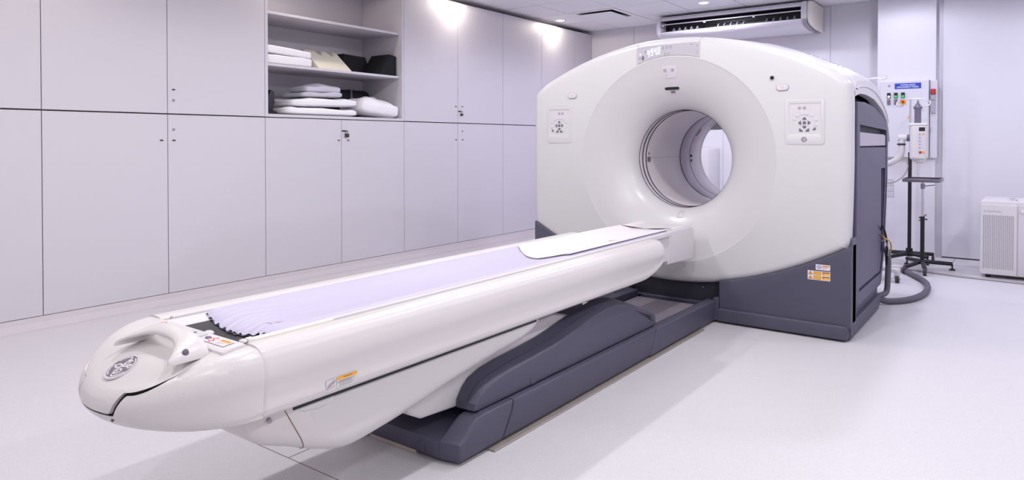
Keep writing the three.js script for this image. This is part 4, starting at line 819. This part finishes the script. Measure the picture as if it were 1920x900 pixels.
// ---------------------------------------------------------------- disconnect panel on the pilaster
{
  const t = thing('disconnect_panel', 'grey electrical cabinet with a blue sign and small signal lamps on the pilaster', 'electrical panel', [-1.05, 1.04, -8.4]);
  const zf = -8.36, body = part('cabinet_body', slab(-1.29, -0.838, 1.037, 1.85, -8.44, zf - 0.012, 0.004), mats.whiteMatte, t);
  const boxM = M(0xd3d1da, 0.5), door = part('panel_door', slab(-1.285, -0.842, 1.042, 1.846, zf - 0.011, zf, 0.003), boxM, t);
  part('side_box', slab(-0.832, -0.768, 1.037, 1.845, -8.44, -8.4, 0.003), boxM, t);
  part('edge_gap', slab(-0.8375, -0.8325, 1.04, 1.845, -8.44, -8.395), mats.keyDark, t);
  const sign = canvasTex(512, 120, (c, w, h) => { c.fillStyle = '#2440a8'; c.fillRect(0, 0, w, h); c.fillStyle = '#dfe4f4'; c.font = 'bold 44px sans-serif'; c.textAlign = 'center'; c.fillText('SYSTEM MAIN', w / 2, 54); c.fillText('DISCONNECT PANEL', w / 2, 100); });
  part('sign', slab(-1.152, -0.908, 1.763, 1.822, zf - 0.001, zf + 0.0015), M(0x2440a8, 0.5), door);
  part('sign_print', decal([-1.03, 1.7925, zf + 0.0022], [1, 0, 0], [0, 1, 0], 0.242, 0.057), print(sign), door, { keepUV: true, label: 'blue sign reading SYSTEM MAIN DISCONNECT PANEL' });
  part('badge', disc(0.014).translate(-1.204, 1.799, zf + 0.001), print(badgeSmall), door, { keepUV: true });
  [[-1.206, 0xffffff, 3], [-1.14, 0x2fe070, 3], [-1.074, 0x2fe070, 3]].forEach(([x, c, p]) => {
    part('lamp_housing', slab(x - 0.017, x + 0.017, 1.668, 1.725, zf, zf + 0.012, 0.003), mats.black, door);
    part('indicator_light', rod([x, 1.684, zf + 0.01], [x, 1.684, zf + 0.016], 0.0135, 0.012, 20), glow(c, p * 1.2), door);
  });
  part('push_button', [slab(-1.222, -1.19, 1.6, 1.655, zf, zf + 0.012, 0.003)], mats.keyDark, door);
  part('push_button', [slab(-1.156, -1.124, 1.6, 1.655, zf, zf + 0.012, 0.003)], mats.keyDark, door);
  part('stop_ring', rod([-1.074, 1.626, zf], [-1.074, 1.626, zf + 0.004], 0.03, 0.03, 28), mats.amber, door);
  part('stop_button', [rod([-1.074, 1.626, zf + 0.003], [-1.074, 1.626, zf + 0.025], 0.015, 0.013, 20)], mats.red, door);
  part('inner_door', slab(-0.985, -0.848, 1.19, 1.655, zf, zf + 0.004, 0.002), boxM, door);
  part('door_latch', slab(-0.835, -0.825, 1.31, 1.36, zf - 0.04, zf - 0.015, 0.002), mats.steel, t);
  const yt = canvasTex(64, 64, (c) => { c.fillStyle = '#d3d1da'; c.fillRect(0, 0, 64, 64); c.fillStyle = '#e9a928'; c.beginPath(); c.moveTo(40, 2); c.lineTo(62, 20); c.lineTo(52, 62); c.lineTo(4, 56); c.fill(); c.fillStyle = '#403020'; c.fillRect(34, 20, 6, 22); });
  part('warning_label', decal([-1.014, 1.475, zf + 0.0008], [1, 0, 0], [0, 1, 0], 0.045, 0.055), print(yt), door, { keepUV: true, label: 'yellow warning label' });
  part('printed_note', decal([-0.905, 1.575, zf + 0.0048], [1, 0, 0], [0, 1, 0], 0.1, 0.13), print(canvasTex(128, 160, (c, w, h) => { c.fillStyle = '#d3d1da'; c.fillRect(0, 0, w, h); c.fillStyle = '#5f58a0'; c.beginPath(); c.moveTo(20, 24); c.lineTo(40, 10); c.lineTo(40, 40); c.fill(); c.fillStyle = '#a49cae'; for (let k = 0; k < 5; k++) c.fillRect(14, 90 + k * 13, 90 - 10 * (k % 3), 4); })), door, { keepUV: true });
  part('alarm_cap', [rod([-0.803, 1.7, -8.39], [-0.803, 1.752, -8.39], 0.024, 0.021, 20)], mats.red, t, { label: 'red cap on the side strip' });
  part('switch_stack', [slab(-0.82, -0.786, 1.64, 1.69, -8.4, -8.375, 0.004), slab(-0.82, -0.786, 1.5, 1.63, -8.4, -8.378, 0.004)], mats.keyGrey, t);
}

// ---------------------------------------------------------------- contrast injector on its wheeled stand
{
  const t = thing('injector', 'white contrast injector head with a dark syringe dome on a jointed arm', 'medical device', [-0.95, 0, -6.82]);
  const hd = part('head', slab(-0.062, 0.062, -0.15, 0.15, -0.07, 0.07, 0.022, 5).rotateZ(-0.02).translate(-0.752, 1.205, -6.8), mats.whiteMatte, t);
  part('head_base', merge(lathe([[0.001, -0.03], [0.03, -0.028], [0.045, -0.008], [0.05, 0.01]], 24)).translate(-0.745, 1.052, -6.8), mats.whiteMatte, t);
  part('top_plate', slab(-0.068, 0.066, -0.012, 0.012, -0.074, 0.074, 0.01).translate(-0.752, 1.352, -6.8), mats.whiteMatte, t);
  part('syringe', [merge(lathe([[0.026, 0], [0.026, 0.12], [0.034, 0.13], [0.034, 0.145], [0.012, 0.175], [0.006, 0.2], [0.001, 0.2]], 28)).translate(-0.762, 1.36, -6.8)], M(0x6c6578, 0.25), t, { label: 'dark syringe dome' });
  part('display', slab(-0.745, -0.7, 1.295, 1.328, -6.74, -6.728, 0.002), mats.black, hd);
  part('control_face', slab(-0.762, -0.693, 1.09, 1.335, -6.745, -6.7295, 0.002), mats.keyPale, hd);
  for (let k = 0; k < 5; k++) part('key', rod([-0.738, 1.27 - k * 0.028, -6.731], [-0.738, 1.27 - k * 0.028, -6.7265], 0.0075, 0.007, 16), mats.keyGrey, hd);
  part('key', rod([-0.734, 1.118, -6.731], [-0.734, 1.118, -6.726], 0.011, 0.01, 16), mats.red, hd);
  part('key', rod([-0.71, 1.118, -6.731], [-0.71, 1.118, -6.726], 0.01, 0.009, 16), mats.amber, hd);
  part('key', rod([-0.712, 1.272, -6.731], [-0.712, 1.272, -6.726], 0.008, 0.007, 16), mats.amber, hd);
  part('joint', [rod([-0.905, 1.24, -6.8], [-0.83, 1.24, -6.8], 0.028, 0.028, 24)], mats.whiteMatte, t);
  part('joint_band', rod([-0.84, 1.24, -6.8], [-0.814, 1.24, -6.8], 0.03, 0.03, 24), mats.keyDark, t);
  part('clamp', slab(-0.912, -0.852, 1.178, 1.192, -6.83, -6.77, 0.003), mats.black, t);
  part('arm', tube([[-0.88, 1.23, -6.8], [-0.879, 1.17, -6.8], [-0.883, 1.11, -6.8], [-0.91, 1.06, -6.805], [-0.96, 1.025, -6.81], [-1.02, 1.0, -6.82], [-1.05, 0.98, -6.82]], 0.026, 50, 14), mats.whiteMatte, t);
  part('pole', rod([-1.05, 0.1, -6.82], [-1.05, 1.0, -6.82], 0.022, 0.022, 20), mats.steel, t);
  part('lead', tube([[-0.86, 1.08, -6.79], [-0.83, 1.0, -6.78], [-0.86, 0.92, -6.79], [-0.93, 0.86, -6.8], [-1.04, 0.84, -6.82]], 0.005, 40), mats.cablePale, t);
  const bk = part('basket', [0, 1, 2, 3, 4].map((k) => rod([-0.985 + k * 0.013, 0.73, -6.76], [-0.985 + k * 0.013, 0.88, -6.76], 0.0018, 0.0018, 6)).concat([0.73, 0.78, 0.83, 0.88].map((y) => rod([-1.04, y, -6.76], [-0.93, y, -6.76], 0.0022, 0.0022, 6)), [rod([-1.05, 0.86, -6.82], [-1.03, 0.86, -6.76], 0.003)]), mats.steel, t);
  part('base_hub', merge(lathe([[0.001, 0.06], [0.07, 0.06], [0.07, 0.1], [0.03, 0.13], [0.024, 0.14]], 28)).translate(-1.05, 0.03, -6.82), mats.whiteMatte, t);
  for (let k = 0; k < 5; k++) {
    const a = 0.5 + k * 2 * Math.PI / 5, x = -1.05 + 0.17 * Math.cos(a), z = -6.82 + 0.17 * Math.sin(a);
    const leg = part('leg', [slab(0.04, 0.19, 0.085, 0.12, -0.025, 0.025, 0.008).rotateY(-a).translate(-1.05, 0, -6.82)], mats.whiteMatte, t);
    part('caster_fork', slab(x - 0.022, x + 0.022, 0.04, 0.09, z - 0.018, z + 0.018, 0.006), mats.keyPale, leg);
    part('caster', rod([x + 0.004 - 0.014, 0.034, z], [x + 0.004 + 0.014, 0.034, z], 0.034, 0.034, 24).rotateY(0), mats.wheel, leg);
  }
}
// ---------------------------------------------------------------- IV stand and instrument stand by the pilaster
{
  const px = -0.958, pz = -7.97, t = thing('iv_stand', 'tall black drip stand with two chrome hooks behind the injector', 'stand', [px, 0, pz]);
  part('pole', rod([px, 0.1, pz], [px, 1.1, pz], 0.017, 0.017, 16), mats.black, t);
  part('upper_pole', rod([px, 1.08, pz], [px, 1.63, pz], 0.009, 0.009, 16), mats.chrome, t);
  part('hook_bar', tube([[px - 0.06, 1.57, pz + 0.01], [px - 0.1, 1.56, pz + 0.01], [px - 0.12, 1.585, pz + 0.01], [px - 0.1, 1.62, pz], [px, 1.63, pz], [px + 0.15, 1.62, pz], [px + 0.175, 1.59, pz + 0.01], [px + 0.155, 1.56, pz + 0.01], [px + 0.11, 1.565, pz + 0.01]], 0.006, 60, 8), mats.chrome, t);
  part('hub', rod([px, 0.06, pz], [px, 0.14, pz], 0.035, 0.03, 20), mats.black, t);
  for (const [dx, dz] of [[0.19, -0.16], [0.17, 0.1], [-0.15, 0.3], [-0.25, -0.1]]) {
    const leg = part('leg', [rod([px, 0.09, pz], [px + dx, 0.075, pz + dz], 0.022, 0.018, 10)], mats.black, t);
    part('caster', rod([px + dx - 0.012, 0.026, pz + dz], [px + dx + 0.012, 0.026, pz + dz], 0.026, 0.026, 20), mats.wheel, leg);
    part('caster_stem', rod([px + dx, 0.026, pz + dz], [px + dx, 0.075, pz + dz], 0.008), mats.wheel, leg);
  }
}
{
  const px = -0.806, pz = -7.6, t = thing('instrument_stand', 'small instrument stand with a shallow tray on a chrome and black pole', 'stand', [px, 0, pz]);
  part('lower_pole', rod([px, 0.05, pz], [px, 0.5, pz], 0.018, 0.018, 16), mats.black, t);
  part('upper_pole', rod([px, 0.48, pz], [px, 0.83, pz], 0.012, 0.012, 16), mats.chrome, t);
  part('clamp_screw', [rod([px - 0.03, 0.49, pz], [px + 0.04, 0.47, pz], 0.006), rod([px - 0.03, 0.455, pz], [px + 0.032, 0.52, pz], 0.004)], mats.black, t);
  part('tray_lever', [rod([px, 0.785, pz], [px + 0.1, 0.8, pz + 0.01], 0.004), rod([px, 0.76, pz], [px, 0.81, pz], 0.018)], mats.steel, t);
  const tr = part('tray', [prismY(roundRect(px - 0.145, px + 0.15, pz - 0.2, pz + 0.2, 0.03), 0.832, 0.836, 0)], mats.black, t);
  part('tray_wall', prismY(roundRect(px - 0.15, px + 0.155, pz - 0.205, pz + 0.205, 0.034), 0.832, 0.862, 0.003, [roundRect(px - 0.143, px + 0.148, pz - 0.198, pz + 0.198, 0.028)]), M(0x7d7783, 0.3, { metalness: 0.7 }), tr);
  for (const [dx, dz, k] of [[0.235, -0.09, 0], [0.06, 0.36, 1], [-0.15, -0.2, 0], [-0.1, 0.36, 1]]) {
    const leg = part('leg', rod([px, 0.075, pz], [px + dx, 0.06, pz + dz], 0.02, 0.018, 10), mats.black, t);
    if (k) part('caster', rod([px + dx - 0.013, 0.036, pz + dz], [px + dx + 0.013, 0.036, pz + dz], 0.036, 0.036, 22), mats.wheel, leg);
    else part('foot', [rod([px + dx, 0.002, pz + dz], [px + dx, 0.014, pz + dz], 0.026, 0.022, 18), rod([px + dx, 0.01, pz + dz], [px + dx, 0.06, pz + dz], 0.007)], mats.black, leg);
  }
}
// ---------------------------------------------------------------- chiller box by the right wall
{
  const xa = -0.348, xb = 0.35, zf = -7.45, zb = -8.05, t = thing('chiller_unit', 'low white cooling unit with a perforated grille by the right wall', 'cooling unit', [0, 0, -7.75]);
  part('casing', prismZ(roundRect(xa, xb, 0.03, 0.685, 0.025), zb, zf - 0.012, 0.012), mats.whiteMatte, t);
  const l = part('front_panel', prismZ(roundRect(xa + 0.002, -0.079, 0.035, 0.655, 0.018), zf - 0.02, zf, 0.006), mats.whiteMatte, t);
  part('side_panel', prismZ(roundRect(-0.074, xb - 0.002, 0.035, 0.655, 0.018), zf - 0.02, zf - 0.004, 0.006), mats.keyPale, t);
  part('grille_back', slab(-0.328, -0.1, 0.078, 0.56, zf - 0.0005, zf + 0.0006), mats.whiteMatte, l);
  const hole = new THREE.CircleGeometry(0.004, 8), inst = [];
  for (let i = 0; i < 17; i++) for (let j = 0; j < 42; j++) inst.push([-0.32 + i * 0.0133, 0.088 + j * 0.0113 + (i % 2 ? 0.0056 : 0)]);
  const im = new THREE.InstancedMesh(hole, M(0x77707c, 0.8), inst.length); im.name = 'grille_hole'; im.userData.kind = 'stuff';
  const bb = bases.get(t); inst.forEach(([x, y], k) => im.setMatrixAt(k, new THREE.Matrix4().makeTranslation(x - bb[0], y - bb[1], zf + 0.0012 - bb[2]))); l.add(im);
  part('name_print', decal([-0.25, 0.592, zf + 0.0006], [1, 0, 0], [0, 1, 0], 0.15, 0.026), print(canvasTex(384, 66, (c, w, h) => { c.fillStyle = '#d6d2d4'; c.fillRect(0, 0, w, h); c.fillStyle = '#8d8492'; c.font = '50px sans-serif'; c.fillText('GE Healthcare', 10, 50); })), l, { keepUV: true });
  part('knob', rod([-0.04, 0.602, zf - 0.004], [-0.04, 0.602, zf + 0.012], 0.016, 0.014, 20), mats.plasticWarm, t);
  part('valve', [rod([-0.115, 0.684, -7.6], [-0.115, 0.715, -7.6], 0.016), slab(-0.15, -0.09, 0.7, 0.712, -7.615, -7.585, 0.004).rotateZ(0), rod([-0.1, 0.686, -7.56], [-0.08, 0.7, -7.56], 0.01)], mats.keyPale, t);
  for (const x of [xa + 0.06, xb - 0.06]) for (const z of [zf - 0.08, zb + 0.08]) part('foot', rod([x, 0, z], [x, 0.032, z], 0.02), mats.black, t);
}
single('storage_cabinet', [prismZ(roundRect(-3.75, -3.2, 0.0, 1.12, 0.01), -8.78, -8.4, 0.005)], mats.whiteMatte, 'plain white cabinet seen through the scanner tunnel', 'cabinet');
// ---------------------------------------------------------------- hose and cable on the floor
single('floor_hose', tube([[-0.9, 0.06, -5.7], [-0.84, 0.026, -5.79], [-0.756, 0.024, -5.88], [-0.68, 0.024, -6.06], [-0.645, 0.024, -6.38], [-0.69, 0.024, -6.76], [-0.83, 0.024, -7.1], [-0.95, 0.024, -7.32], [-1.1, 0.024, -7.45], [-1.3, 0.024, -7.5]], 0.023, 120, 12), mats.cable, 'thick grey corrugated hose curving over the floor behind the scanner', 'hose');
single('floor_cable', tube([[-1.3, 0.008, -7.42], [-1.1, 0.008, -7.5], [-0.917, 0.008, -7.46], [-0.653, 0.008, -7.385], [-0.487, 0.008, -7.34], [-0.25, 0.008, -7.31], [-0.026, 0.008, -7.29], [0.5, 0.008, -7.25], [1.4, 0.008, -7.3]], 0.008, 100, 8), mats.cablePale, 'thin grey cable on the floor in front of the cooling unit', 'cable');

scene.traverse((o) => { if (o.isMesh) { o.castShadow = true; o.receiveShadow = true; } });
renderer.render(scene, camera);
